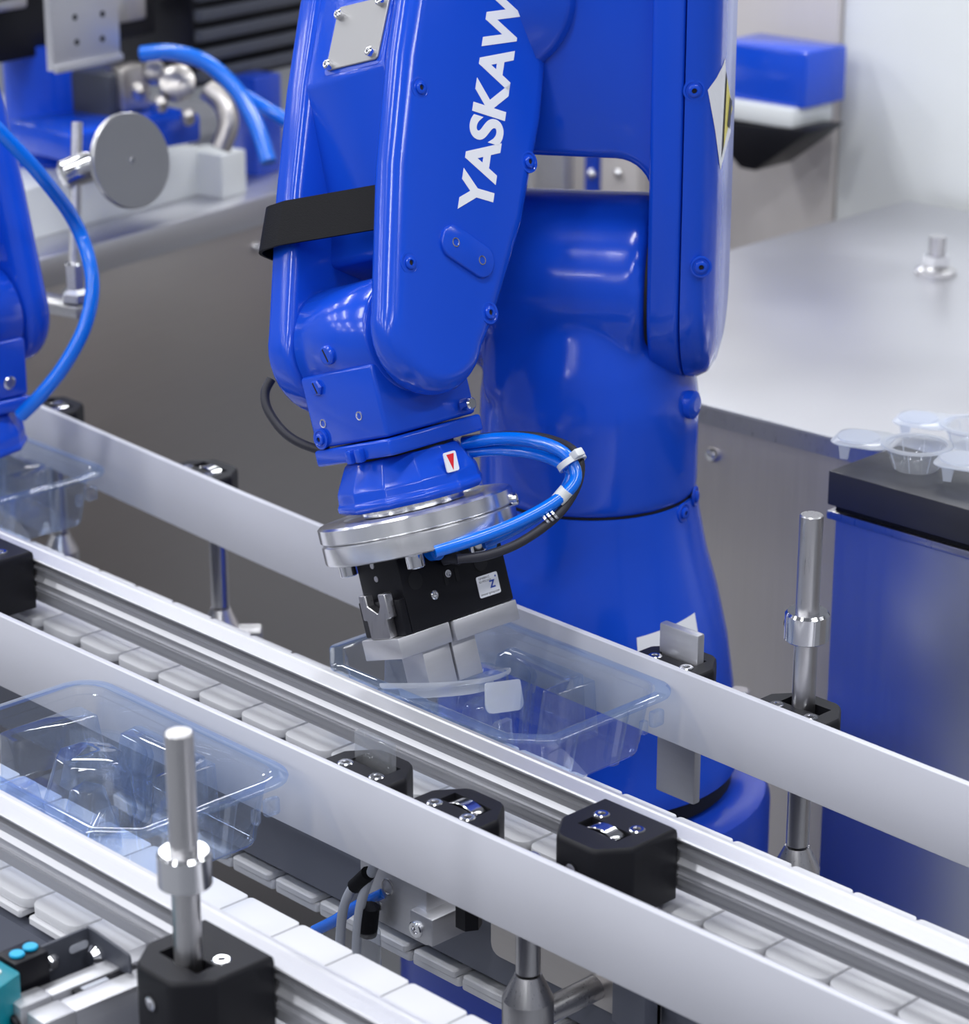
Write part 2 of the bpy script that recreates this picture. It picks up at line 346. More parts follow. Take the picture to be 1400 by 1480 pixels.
# ------------------------------------------------------------------ clamps, posts
def screw_head(b, M, r=5.2):
    b.lathe([(r, -1), (r, 1.2), (r - .8, 1.8), (r * .52, 1.8), (r * .45, .2)], M, 18)
def make_clamp(name, label, depth, kind, group, slot_y=None):
    """back face on y=0, body towards -y, top at z=0"""
    t = thing(name, (0, 0, 0), label, 'clamp', group)
    W = 31; D = depth; sy = slot_y if slot_y else -D * .55
    out = fillet([(-W, 0), (-W, -D + 20), (-W + 15, -D), (W - 15, -D), (W, -D + 20), (W, 0)], [1, 5, 9, 9, 5, 1], 4)
    # body with an open slot: ring prism made of outer wall and pocket walls
    hole = [(-17, sy - 6.5), (17, sy - 6.5), (17, sy + 6.5), (-17, sy + 6.5)]
    bm = bmesh.new()
    zt, zb = 0, -48
    def loop(pts, z): return [bm.verts.new((x, y, z)) for x, y in pts]
    o_in = [(x * .94, (y + D / 2) * .94 - D / 2) for x, y in out]; o_md = [(x * .985, (y + D / 2) * .985 - D / 2) for x, y in out]
    L = [loop(out, zb), loop(out, zt - 4), loop(o_md, zt - 1.4), loop(o_in, zt)]
    for a, b2 in zip(L, L[1:]):
        for i in range(len(a)): bm.faces.new([a[i], a[(i + 1) % len(a)], b2[(i + 1) % len(a)], b2[i]])
    bm.faces.new(L[0][::-1])
    H0 = loop(hole, zt); H1 = loop(hole, zt - 26)
    for i in range(4): bm.faces.new([H0[i], H0[(i + 1) % 4], H1[(i + 1) % 4], H1[i]])
    bm.faces.new(H1)
    es = [e for e in bm.edges if all(v in L[3] for v in e.verts)] + [e for e in bm.edges if all(v in H0 for v in e.verts)]
    bmesh.ops.triangle_fill(bm, edges=es, use_beauty=True)
    bmesh.ops.recalc_face_normals(bm, faces=bm.faces)
    b = MB(); b.bm = bm; bd = b.build('body', BLACK, t, ang=40)
    p = MB().box(-16.8, 16.8, sy - 6.3, sy + 6.3, -26, -25.4).build('slot_floor', HOLE, t)
    for sx in (-1, 1):
        q = MB(); yy = sy + 13; screw_head(q, T(sx * 15, yy, -.8)); s1 = q.build('screw', CHROME, t)
        MB().cyl(2.3, -1, -.2, T(sx * 15, yy, 0), 6).build('socket', HOLE, s1)
    if kind == 'insert':
        out2 = [(x_, 3.5 * math.cos(x_ / 13. * 1.5) - 3.5) for x_ in (-13, -9, -5, 0, 5, 9, 13)]
        out2 = out2 + [(x_, z_ - 1.8) for x_, z_ in reversed(out2)]
        MB().prism(out2, -5, 5, Matrix(((1, 0, 0, 0), (0, 0, 1, sy), (0, 1, 0, 1.4), (0, 0, 0, 1))), .4, 1).build('spring_insert', CHROME, t)
    q = MB(); m_ = axis(V((-3, -D, -20)), V((0, -1, 0))); q.lathe([(6.4, -1), (6.4, .25), (5, .25), (4.6, -3)], m_, 20); q.build('bore_ring', BLACK_A, t)
    q = MB(); q.lathe([(4.2, -2), (4.2, .3), (3.4, .6), (1.5, .6)], m_, 16); q.build('set_screw', CHROME, t)
    return t
GC = 'black plastic rail clamps'
cl = make_clamp('rail_clamp', 'large black clamp on the front of the middle aluminium rail, right end', 60, 'insert', GC); cl.location = V((0, 24, 57)) * MM; WL[cl] = V((0, 24, 57))
copy_tree(cl, (-686, 24, 57), label='black clamp cut by the left edge, on the front of the middle rail')
cf = make_clamp('rail_clamp', 'black clamp on the foreground rail gripping the nearest steel post', 62, 'front', GC, slot_y=-38); cf.location = V((-50, -257, 57)) * MM
cp = make_clamp('rail_clamp', 'black clamp behind the nearer guard rail with curved metal insert', 44, 'insert', GC, slot_y=-25)
cp.location = V((-86, -70, 56)) * MM; cp.rotation_euler = (0, 0, math.pi)
c2 = make_clamp('rail_clamp', 'black clamp behind the nearer guard rail holding a clear blade', 44, 'plain', GC, slot_y=-25); c2.location = V((-170, -71, 56)) * MM; c2.rotation_euler = (0, 0, math.pi)
copy_tree(c2, (-149, 204, 58), label='black clamp behind the rear guard rail holding a flat aluminium bar')['label']
copy_tree(c2, (-33, 200, 58), label='black clamp behind the rear guard rail around the tall collared post')
copy_tree(cp, (-722, 230, 57), label='black clamp on the rear guard rail left of the gripper')
copy_tree(cp, (-970, 246, 57), label='black clamp on the rear guard rail half hidden by the left robot')
# blades
o = MB().box(-188, -154, -49, -42, 31, 75, ID, 1.2).build('acrylic_strip', CUPM, org=(-171, -46, 31)); tag(o, 'clear acrylic blade standing in a clamp behind the nearer guard rail', 'blade')
o = MB().box(-169, -132, 225.5, 233, -52, 80, ID, 1.5).build('flat_bar', ALU_M, org=(-150, 229, -52)); tag(o, 'flat aluminium bar through the clamp before the robot base label', 'bar')
def make_post(x, y, ztop, label, collar=None, cone=None, zbot=-300, flat_z=None, r=8):
    t = thing('support_post', (x, y, zbot), label, 'post', 'steel support posts')
    p = MB().cyl(r, (cone + 1 if cone else zbot), ztop, T(x, y, 0), 28, .8).build('rod', STEEL, t)
    if collar is not None:
        c_ = MB(); c_.lathe([(r + .1, -10), (14, -10), (15.2, -9), (15.2, 9), (13.6, 11), (r + .1, 11)], T(x, y, collar), 32, cap=False)
        cc = c_.build('collar', CHROME, t)
        d = V((-1, -.25, 0)).normalized(); m_ = axis(V((x, y, collar)) + d * 14.6, d); MB().lathe([(3.6, -.6), (3.6, 1), (2.2, 1), (1.6, .6)], m_, 14).build('set_screw', BLACK_A, cc)
    if cone is not None:
        MB().lathe([(r + .5, cone), (16.5, cone - 17), (16.5, zbot)], T(x, y, 0), 32).build('cone_base', STEEL, t, ang=20)
    return t
make_post(-35, 225, 196, 'tall steel post with collar at the rear guard rail, right side', 116, -49, -300)
make_post(-48.3, -295, 196, 'steel post with collar nearest the camera, in the foreground clamp', 114, None, -120)
pz = make_post(-708, 250, 46, 'short steel post with conical foot left of the gripper, below the rear guard rail', None, -68, -300)
MB().cyl(8, 10, 36, axis(V((-708, 250, -92)), RT), 20, 1).build('cross_pin', STEEL, pz)
pc = make_post(-30, -45, 40, 'steel post with conical foot below the nearer guard rail, bottom centre', None, -42, -300)
MB().cyl(8.5, 12, 200, axis(V((-30, -45, -76)), V((.10, 1, .08))), 24).build('cross_rod', STEEL, pc)
make_post(-965, 262, 46, 'short steel post half hidden behind the left robot', None, -68, -300)

# ------------------------------------------------------------------ pneumatic block and cables under the nearer guard rail
pb = thing('cylinder_block', (-175, 0, -100), 'aluminium actuator block with socket screws under the nearer guard rail', 'actuator')
q = MB(); q.box(-206, -140, -30, -6, -72, 0, ID, 1.2); q.build('body', ALU_M, pb)
MB().box(-150, -128, -36, 10, -66, -46, ID, 1.2).build('flange', ALU_M, pb)
for x_, z_, r_ in [(-178, -42, 6), (-188, -60, 3.6), (-190, -18, 6)]:
    MB().lathe([(r_, -1), (r_, .5), (r_ - .8, .8), (r_ - 1.2, -.4)], axis(V((x_, -30.2, z_)), V((0, -1, 0))), 20).build('bore', STEEL, pb)
q = MB(); screw_head(q, axis(V((-143, -36.5, -58)), V((0, -1, 0))), 6); q.build('socket_screw', CHROME, pb)
b2 = thing('mounting_bracket', (-60, 6, -90), 'steel bracket plate with hex bolt behind the post under the nearer guard rail', 'bracket')
MB().prism(fillet([(-120, -84), (30, -84), (30, -10), (-120, -10)], 8, 4), 0, 4, Matrix(((1, 0, 0, 0), (0, 0, 1, 10), (0, 1, 0, 0), (0, 0, 0, 1)))).build('bracket_plate', STEEL_PANEL, b2)
MB().lathe([(9, -40), (9, -14), (8, -14), (8, 10)], T(-112, -18, -10), 6).build('hex_bolt', BLACK_A, b2)
MB().lathe([(6, 0), (6, 8), (4, 10)], axis(V((-100, 6, -30)), V((.4, -1, 0))), 14).build('bolt', CHROME, b2)
MB().lathe([(6, 0), (6, 8), (4, 10)], axis(V((-18, 6, -30)), V((.4, -1, 0))), 14).build('bolt', CHROME, b2)
MB().box(2, 30, -2, 14, -80, -20, ID, 1).build('strut', BEAM, b2)
def hose(name, label, pts, r, m, cat='hose', group=None, n=12):
    o = MB().tube(pts, r, n).build(name, m, org=pts[len(pts) // 2]); return tag(o, label, cat, group)
D1 = 1640
def UC(x, y, off=0): return UY(x, y, -46 + off)
hose('sensor_cable', 'left one of the two grey sensor cables dropping under the nearer guard rail', [UC(535, 1262), UC(512, 1280), UC(497, 1310), UC(492, 1350), UC(490, 1400)], 3.4, CABLE_G, 'cable', 'grey sensor cables')
hose('sensor_cable', 'right one of the two grey sensor cables dropping under the nearer guard rail', [UC(545, 1240), UC(535, 1265), UC(523, 1300), UC(517, 1340), UC(514, 1400)], 3.4, CABLE_G, 'cable', 'grey sensor cables')
hose('cable_sleeve', 'frayed black sleeve around the grey cable top', [UC(532, 1262, -2), UC(522, 1272, -2), UC(512, 1281, -2)], 5.2, RUBBER, 'sleeve')
hose('cable_sleeve', 'black sleeve on the clear tube beside the grey cables', [UC(535, 1310, 6), UC(533, 1330, 6), UC(531, 1350, 6)], 6.5, RUBBER, 'sleeve')
hose('clear_tube', 'short clear tube stub below the black sleeve', [UC(534, 1346, 6), UC(535, 1395, 6)], 7.5, CUPM, 'tube')
hose('air_hose', 'short blue hose crossing behind the grey cables', [UC(556, 1290, 18), UC(515, 1310, 18), UC(485, 1330, 18), UC(455, 1345, 18)], 4.2, HOSE)

# ------------------------------------------------------------------ lower left: cylinder, bracket, sensor
pc0 = thing('pneumatic_cylinder', (-170, -365, -40), 'grey aluminium slide cylinder with slotted top in the lower left corner', 'cylinder')
A_ = UZ(20, 1452, 15); B_ = UZ(185, 1385, 15); ax = (B_ - A_).normalized(); ay = V((-ax.y, ax.x, 0)); Mp = fr(A_, ax, ay, V((0, 0, 1)))
LN = (B_ - A_).length
MB().box(22, LN + 60, -6, 8, -34, 0, Mp, 1.2).build('rear_half', ALU_M, pc0)
MB().box(22, LN + 60, -30, -13, -34, 0, Mp, 1.2).build('front_half', ALU_M, pc0)
MB().box(23, LN + 60, -13, -6, -34, -5, Mp).build('slot', BEAM_D, pc0)
MB().box(0, 22, -6.5, 8.5, -34, .6, Mp, 1.4).build('end_cap', ALU, pc0); MB().box(0, 22, -30.5, -12.5, -34, .6, Mp, 1.4).build('end_cap', ALU, pc0)
MB().box(35, 80, -12.5, -6.5, -5, -1.5, Mp, .8).build('switch', BLACK_A, pc0); MB().box(40, 58, -11.5, -7.5, -1.6, -1.1, Mp).build('switch_label', CABLE_G, pc0)
MB().cyl(1.6, -1.5, -.6, Mp @ T(72, -9.5, 0), 10).build('switch_lamp', YELLOW, pc0)
MB().lathe([(10, 0), (10, 3), (7, 3), (6, -2)], axis(Mp @ V((-.5, 1, -16)), -ax), 20).build('port', BLACK_A, pc0)
MB().lathe([(12, 0), (12, 16), (9, 20), (9, 40)], axis(Mp @ V((4, -22, -18)), -ax), 20).build('rod_nose', ALU_M, pc0)
br = thing('sensor_bracket', (-140, -320, -30), 'dark slotted metal bracket joining the teal sensor to the foreground rail', 'bracket')
q0 = UZ(50, 1370, 30); q1 = UZ(128, 1337, 30); ux = (q1 - q0).normalized(); uy = V((-ux.y, ux.x, 0)); Mq = fr(q0, ux, V((0, 0, 1)), -uy)
LQ = (q1 - q0).length
b_ = MB(); b_.prism(fillet([(0, -62), (LQ, -62), (LQ, 0), (0, 0)], [0, 0, 4, 2], 3), 0, 2, Mq, .4, 1); b_.build('upright', BEAM_D, br)
b_ = MB(); m2 = fr(q1, V((1, 0, 0)), V((0, 0, 1)), V((0, -1, 0))); b_.prism(fillet([(0, -62), (42, -62), (42, -3), (8, 0), (0, 0)], [0, 0, 3, 3, 0], 3), 0, 2, m2, .4, 1); b_.build('flange', BEAM_D, br)
sl = [(-7, -2.6), (7, -2.6), (7, 2.6), (-7, 2.6)]
b_ = MB(); b_.prism(fillet(sl, 2.5, 4), 2.05, 2.4, Mq @ T(LQ * .76, -10, 0)); b_.build('slot', CABLE_G, br)
MB().lathe([(5.5, 0), (5.5, 2), (3, 4.5)], Mq @ T(LQ * .22, -12, 2), 16).build('screw', CHROME, br)
MB().lathe([(7, 0), (7, 1), (4, 4.5), (1, 5)], m2 @ T(9, -16, 2), 16).build('dome_screw', CHROME, br)
sn = thing('photo_sensor', (-190, -345, -40), 'teal and black photo sensor with two blue buttons at the lower left edge', 'sensor')
q2 = UZ(20, 1385, 32); Ms = fr(q2, ux, uy, V((0, 0, 1)))
MB().box(-4, 20, -7, 13, -64, 0, Ms, 1.5).build('housing', BLACK_A, sn)
MB().prism(fillet([(-34, -24), (-6, -15), (-6, 13), (-34, 13)], 3, 3), -64, -1, Ms, 1.2).build('teal_cover', TEAL, sn)
for k in (0, 1): MB().cyl(4.6, 0, 2.2, Ms @ T(3 + 10.5 * k, 1 + 1.5 * k, 0), 18, .6).build('button', CYAN, sn)
MB().lathe([(2.5, 0), (2.5, 1.4), (1, 1.6)], Ms @ T(-16, -6, -1), 12).build('lamp', OFFW, sn)
o = MB().box(-900, -100, -480, -330, -70, -62, ID, 1).build('cover_plate', BEAM, org=(-500, -400, -70)); tag(o, 'dark grey flat cover plate below the foreground rail at lower left', 'cover plate')

# ------------------------------------------------------------------ clear trays
def inset(poly, d):
    n = len(poly); out = []
    for i in range(n):
        a, p, b = V(poly[i - 1]), V(poly[i]), V(poly[(i + 1) % n])
        e1 = (p - a).normalized(); e2 = (b - p).normalized()
        n1 = V((-e1.y, e1.x)); n2 = V((-e2.y, e2.x))
        k = d / (1 + n1.dot(n2)); out.append(tuple(p + (n1 + n2) * k))
    return out
TP = [(-190, 0), (-26, 0), (0, 26), (0, 158), (-218, 158), (-218, 26)]      # counter-clockwise; front corners cut off
TR = [10, 10, 10, 24, 24, 10]
def ring(d, z): return [(x, y, z) for x, y in fillet(inset(TP, d), [max(2, r - d * .6) for r in TR], 6)]
def loft(b, rings, M=ID, capb=False, capt=False):
    n = len(rings[0]); vs = [p for r in rings for p in r]
    fs = [[i * n + k, i * n + (k + 1) % n, (i + 1) * n + (k + 1) % n, (i + 1) * n + k] for i in range(len(rings) - 1) for k in range(n)]
    if capb: fs.append(list(range(n)))
    if capt: fs.append([(len(rings) - 1) * n + k for k in range(n)])
    b.raw(vs, fs, M)
def tower(poly0, z0, poly1, z1, r0=4, r1=3):
    b = MB(); a = fillet(poly0, r0, 3); c = fillet(poly1, r1, 3)
    mid = [(x * .08 + u * .92, y * .08 + v * .92) for (x, y), (u, v) in zip(a, c)]
    cin = [(u + (sum(p[0] for p in c) / len(c) - u) * .07, v + (sum(p[1] for p in c) / len(c) - v) * .07) for u, v in c]
    loft(b, [[(x, y, z0) for x, y in a], [(x, y, z0 + (z1 - z0) * .93) for x, y in mid], [(x, y, z1 - .6) for x, y in c], [(x, y, z1) for x, y in cin]], capt=True)
    return b
def ngon(cx, cy, r, n, sx=1, sy=1, ph=0): return [(cx + sx * r * math.cos(2 * math.pi * k / n + ph), cy + sy * r * math.sin(2 * math.pi * k / n + ph)) for k in range(n)]
def make_tray(label, detail=True):
    t = thing('blister_tray', (0, 0, 0), label, 'tray', 'clear thermoformed trays')
    b = MB(); loft(b, [ring(9, 60), ring(10.5, 59.4), ring(11.2, 54), ring(12.2, 53.4), ring(18.5, 6), ring(20, 2.5), ring(23, 1)], capt=False)
    R = ring(23, 1); b.raw(R, [list(range(len(R)))]); b.build('shell', TRAYM, t, ang=50)
    b = MB(); loft(b, [ring(0, 56.5), ring(-.4, 59), ring(.4, 60), ring(9, 60)]); b.build('rim', TRAYR, t, ang=60)
    # vertical stiffening ribs on the right end wall
    for yy in (52, 104):
        a = [(-9.5, yy - 5, 54), (-9.5, yy + 5, 54), (-17.5, yy + 4, 4), (-17.5, yy - 4, 4)]
        c = [(-6.5, yy - 3, 53), (-6.5, yy + 3, 53), (-14.5, yy + 2.4, 5), (-14.5, yy - 2.4, 5)]
        MB().raw(a + c, [[4, 5, 6, 7], [0, 1, 5, 4], [1, 2, 6, 5], [2, 3, 7, 6], [3, 0, 4, 7]]).build('stiffening_rib', TRAYM, t)
    b = MB(); b.box(-8, -2, 128, 140, 33, 47, ID, 2.2); b.build('stacking_lug', TRAYM, t)
    b = MB(); b.box(-8, -3, 118, 124, 30, 42, ID, 1.6); b.build('stacking_lug', TRAYM, t)
    # raised pockets in the left two thirds
    tower(ngon(-128, 80, 34, 8, 1, 1, .3), 1.2, ngon(-128, 84, 23, 8, 1, 1, .3), 50, 5, 3).build('pillar', TRAYM, t)
    tower([(-112, 40), (-88, 52), (-96, 84), (-120, 70)], 1.2, [(-110, 52), (-96, 58), (-100, 74), (-114, 68)], 40, 3, 2).build('pillar', TRAYM, t)
    tower([(-168, 34), (-138, 34), (-142, 58), (-166, 58)], 1.2, [(-162, 40), (-144, 40), (-147, 54), (-161, 54)], 30, 3, 2).build('pillar', TRAYM, t)
    tower([(-150, 118), (-78, 118), (-72, 142), (-156, 142)], 1.2, [(-146, 124), (-82, 124), (-78, 144), (-150, 144)], 47, 4, 3).build('ledge', TRAYM, t)
    for r_, a0, a1, zt in ((40, .15, 2.7, 50), (44, .1, 2.75, 50)):
        b = MB(); N_ = 18; vs = []
        for k in range(N_ + 1):
            a = a0 + (a1 - a0) * k / N_; vs += [((-128 + (r_ - 3) * math.cos(a)), 82 + (r_ - 3) * math.sin(a), 1.2), (-128 + r_ * math.cos(a), 82 + r_ * math.sin(a), zt)]
        b.raw(vs, [[2 * k, 2 * k + 2, 2 * k + 3, 2 * k + 1] for k in range(N_)]); b.build('cradle_wall', TRAYM, t, ang=60)
    tower([(-82, 92), (-62, 98), (-60, 140), (-82, 140)], 1.2, [(-80, 98), (-68, 102), (-66, 142), (-80, 142)], 47, 4, 3).build('ledge', TRAYM, t)
    tower([(-200, 60), (-178, 60), (-174, 138), (-200, 138)], 1.2, [(-202, 64), (-182, 64), (-180, 134), (-202, 134)], 46, 4, 3).build('ledge', TRAYM, t)
    tower([(-176, 92), (-160, 92), (-156, 128), (-178, 128)], 1.2, [(-172, 98), (-164, 98), (-162, 122), (-174, 122)], 34, 3, 2).build('pillar', TRAYM, t)
    tower([(-84, 28), (-66, 28), (-74, 66), (-84, 66)], 1.2, [(-82, 52), (-76, 52), (-77, 66), (-82, 66)], 34, 2, 1).build('wedge', TRAYM, t)
    tower([(-196, 28), (-174, 28), (-180, 52), (-196, 52)], 1.2, [(-194, 34), (-182, 34), (-185, 48), (-194, 48)], 22, 2, 1).build('wedge', TRAYM, t)
    return t
tray = make_tray('clear blue tray on the nearest lane, left foreground, empty')
tray.scale = (232 / 218, 152 / 158, 52 / 60)
tray.location = V((-197, -237, .5)) * MM
copy_tree(tray, (-119, 46, .5), label='clear blue tray directly under the gripper on the rear lane')
copy_tree(tray, (-785, 48, .5), label='clear blue tray under the left robot at the left edge')

# ------------------------------------------------------------------ robots
def wrist(root, W0, B, F, Uu, ztop, full=True):
    """fork shaped forearm end and wrist; local x = bend axis, z = forearm or tool axis"""
    Mf = fr(W0, B, F.cross(B), F); Mw = fr(W0, B, Uu.cross(B), Uu)
    YZ = lambda M: M @ YZX                                        # outline (y,z), extruded along local x
    R = 46
    cap_ = [(R * math.cos(a), R * math.sin(a)) for a in [math.pi + math.pi * k / 16 for k in range(17)]]
    tine = [(-46, 8)] + cap_[:0] + [(R * math.cos(a), R * math.sin(a)) for a in [math.pi * (1 + k / 18) for k in range(19)]] + [(52, 20), (66, 100), (70, 180), (66, 250), (60, ztop), (-60, ztop), (-68, 250), (-67, 180), (-61, 100)]
    tine = tine[1:]
    cover = MB(); cover.prism(tine, 41.5, 71, YZ(Mf), 14, 5); cover = cover.build('arm_cover', BLUE, root, ang=60)
    lt = MB(); lt.prism([(y * (.97 if z > 30 else 1), z) for y, z in tine], -70, -41.5, YZ(Mf), 8, 4); lt = lt.build('arm_cover', BLUE, root, ang=60)
    blk = MB(); blk.prism(fillet([(-63, ztop), (-63, 178), (-24, 92), (-18, 56), (40, 56), (60, 110), (60, ztop)], [0, 14, 22, 6, 6, 10, 0], 5), -44, 44, YZ(Mf), 1.5, 2); blk = blk.build('forearm_block', BLUE, root, ang=60)
    # wrist body
    wb = MB(); wb.cyl(43, -40.5, 40.5, Mw @ Matrix(((0, 0, 1, 0), (1, 0, 0, 0), (0, 1, 0, 0), (0, 0, 0, 1))), 56, 2)
    wb.box(-40, 40, -43, 43, -66, -14, Mw, 3, 3)
    wb = wb.build('wrist_body', BLUE, root, ang=50)
    fl = MB(); fl.box(-41.5, 42, -44.5, 44.5, -79, -67, Mw, 2, 2); fl = fl.build('wrist_flange', BLUE, root, ang=50)
    cn = MB(); cn.lathe([(39, -80.5), (42, -82), (50, -97), (52, -101), (52.5, -108), (54, -110), (54, -113), (50, -116)][::-1], Mw, 12)
    es = list(cn.bm.faces); cn._bev(es, 2.5, 3, 20); cn = cn.build('wrist_cone', BLUE, root, ang=45)
    MB().cyl(38.5, -82, -78.5, Mw, 32).build('wrist_seal', BLACK, root)
    MB().lathe([(37, -121), (37, -116), (34, -116)], Mw, 40).build('tool_flange', CHROME, root)
    return Mf, Mw, cover, lt, blk, wb, fl, cn
def lathe_hit(px, py, M, rz, z0, z1, n=360):
    best = None
    for iz in range(25):
        z = z0 + (z1 - z0) * iz / 24; r = rz(z)
        for k in range(n):
            a = 2 * math.pi * k / n; nrm = (M.to_3x3() @ V((math.cos(a), math.sin(a), 0)))
            q = M @ V((r * math.cos(a), r * math.sin(a), z))
            if nrm.dot(q - CAM) > 0: continue
            u = PX(q); e = (u[0] - px) ** 2 + (u[1] - py) ** 2
            if best is None or e < best[0]: best = (e, q, nrm, a, z)
    return best
def recess_screw(p, n, parent, r=5.2, m=None, name='screw'):
    m_ = axis(p, n)
    rr = MB(); rr.lathe([(r * 1.75, -1.5), (r * 1.75, .35), (r * 1.45, .5), (r * 1.3, -.1)], m_, 20); s = rr.build('screw_seat', BLUE, parent)
    MB().lathe([(r, -1), (r, 1.6), (r * .8, 2.2), (r * .45, 2.2), (r * .4, .8)], m_, 16).build(name, m or BLUE, parent)
    MB().cyl(r * .4, .9, 1.2, m_, 6).build('socket', HOLE, parent)

# main robot ----------------------------------------------------------------
AX = V((-350, 340, 0))                      # vertical axis of the base
th = math.radians(12)
Lx = (RT * math.cos(th) - FW * math.sin(th)).normalized(); Ly = (FW * math.cos(th) + RT * math.sin(th)).normalized()
rob = thing('industrial_robot', (AX.x, AX.y, -118), 'glossy blue industrial robot arm with white lettering, centre, reaching over the tray', 'robot', 'blue robot arms')
Mr = fr(AX, Lx, Ly, V((0, 0, 1)))
base_prof = [(124, -118), (124, -104), (120, -98), (119, -50), (113, -10), (104, 30), (94, 65), (88, 95), (85.5, 112)]
base = MB().lathe(base_prof, Mr, 64).build('base_column', BLUE, rob, ang=40)
MB().lathe([(83, 112), (83, 114.5)], Mr, 48).build('swivel_seam', HOLE, rob)
ML = fr(AX + V((0, 0, 277)), Ly, V((0, 0, 1)), Lx)               # z of this frame runs along the shoulder axis
q = MB(); q.lathe([(85.6, 112.4), (85.6, 120), (85, 190), (80, 220), (66, 262), (50, 290)], Mr, 64)
q.lathe([(60, -120), (67, -112), (69, -60), (70, 20), (71, 44), (69, 49), (60, 51)], ML, 64)
q.box(-74, 46, -64, 64, 190, 290, Mr, 12, 3)
sw_ = q.build('shoulder_casting', BLUE, rob, ang=180)
rm = sw_.modifiers.new('cast', 'REMESH'); rm.mode = 'VOXEL'; rm.voxel_size = .0026; rm.use_smooth_shade = True
sm = sw_.modifiers.new('soften', 'SMOOTH'); sm.factor = .5; sm.iterations = 34
MB().lathe([(62, 50), (62, 54)], ML, 48).build('shoulder_seam', HOLE, rob)
# lower arm: side slab with a domed cover and an arch to the elbow
def slab(a0, a1, dm, zoff, R, ztop):
    out = [(R * math.cos(t_), R * math.sin(t_)) for t_ in [math.pi * (1 + k / 22) for k in range(23)]] + [(R, ztop), (-R, ztop)]
    return out
MLs = fr(AX + V((0, 0, 277)), Ly, V((0, 0, 1)), Lx)
MB().prism(slab(0, 0, 0, 0, 69, 330), 53, 77, MLs, 4, 3).build('lower_arm', BLUE, rob, ang=60)
b = MB(); pts = slab(0, 0, 0, 0, 68.5, 330); rings = []
for a_, s_ in [(78, 1.0), (86, .985), (93, .93), (98, .80), (101, .62)]:
    rings.append([((x * s_), (y * s_ if y < 0 else y), a_) for x, y in pts])
loft(b, rings, MLs, capt=True, capb=True); lcover = b.build('lower_arm_cover', BLUE, rob, ang=70)
arch = fillet([(-150, 384), (53, 384), (53, 330), (77, 330), (77, 620), (-150, 620)], [0, 52, 0, 0, 0, 0], 8)
MB().prism(arch, -64, 60, Mr @ Matrix(((1, 0, 0, 0), (0, 0, -1, 0), (0, 1, 0, 0), (0, 0, 0, 1))), 8, 3).build('elbow_arch', BLUE, rob, ang=60)
MB().lathe([(52, -70), (58, -64), (58, 40)], fr(AX + Lx * -62 + V((0, 0, 500)), Lx, V((0, 0, 1)), Ly), 48).build('elbow_boss', BLUE, rob, ang=50)
# forearm and wrist
Uu = CV(-.224, .970, .087); e1 = CV(.974, .225, 0); e2 = e1.cross(Uu).normalized()
if e2.dot(FWD) > 0: e2 = -e2
ph = math.radians(48); Bv = (e1 * math.cos(ph) + e2 * math.sin(ph)).normalized()
cB = (Bv.dot(RT), Bv.dot(UPV), -Bv.dot(FWD))
fx, fy = math.sin(math.radians(8)), math.cos(math.radians(8)); fz = -(fx * cB[0] + fy * cB[1]) / cB[2]
Fv = CV(fx, fy, fz)
W0 = U(542, 492, 1863)
Mf, Mw, cover, ltine, blk, wb, fl, cone = wrist(rob, W0, Bv, Fv, Uu, 330)
Gv = -(Fv.cross(Bv)).normalized()
MB().box(-60, 60, -60, 260, 325, 430, Mf, 30, 4).build('elbow_housing', BLUE, rob, ang=60)
# lettering on the cover
Mt_ = fr(W0 + Bv * 71.05 + Fv * 93 + Gv * -29, Fv, Gv, Bv)
write('YASKAWA', Mt_, 41, WHITE_PAINT, cover, extrude=.25, offset=.034 * 41, shear=-.12, spacing=.97)
# name plate
def onG(px, py, off=.0): return UPL(px, py, W0 + Gv * (63 + off), Gv)
quad = [onG(473, 104), onG(547, 86), onG(566, -6), onG(492, 12)]
o_ = quad[0]; ex_ = (quad[1] - quad[0]).normalized(); ey_ = Gv.cross(ex_)
loc2 = [((q - o_).dot(ex_), (q - o_).dot(ey_)) for q in quad]
MB().prism(fillet(inset(loc2, -3), 4, 3), -.5, .25, fr(o_, ex_, ey_, Gv)).build('plate_seat', BLUE, blk)
npl = MB().prism(fillet(loc2, 3, 3), 0, 2, fr(o_, ex_, ey_, Gv), .5, 1).build('cover_plate', NAMEPL, blk)
for px, py in [(477, 95), (538, 76), (493, 23), (553, 3)]:
    q = MB(); q.lathe([(3.6, 0), (3.6, 4), (2.6, 4.8), (1.6, 4.8), (1.4, 3.2)], axis(onG(px, py, 2), Gv), 14); q.build('screw', CHROME, blk)
# screws on the arm cover
for px, py in [(607, 127), (592, 380), (764, 234), (707, 452)]:
    p = UPL(px, py, W0 + Bv * 70.6, Bv); recess_screw(p, Bv, cover, 4.6)
pa, pb_ = UPL(655, 351, W0 + Bv * 71, Bv), UPL(693, 377, W0 + Bv * 71, Bv); dd = (pb_ - pa)
Mo = fr((pa + pb_) * .5, dd.normalized(), Bv.cross(dd.normalized()), Bv); hl = dd.length / 2
pad = MB(); pad.prism(fillet([(-hl - 12, -12), (hl + 12, -12), (hl + 12, 12), (-hl - 12, 12)], 11.5, 8), -2, 2.6, Mo, 1, 2); pad = pad.build('mounting_pad', BLUE, cover, ang=50)
for sx in (-1, 1): MB().lathe([(3.4, 0), (3.4, .5), (2.6, .6), (2.4, -.6)], Mo @ T(sx * hl, 0, 2.5), 16).build('threaded_hole', CHROME, cover)
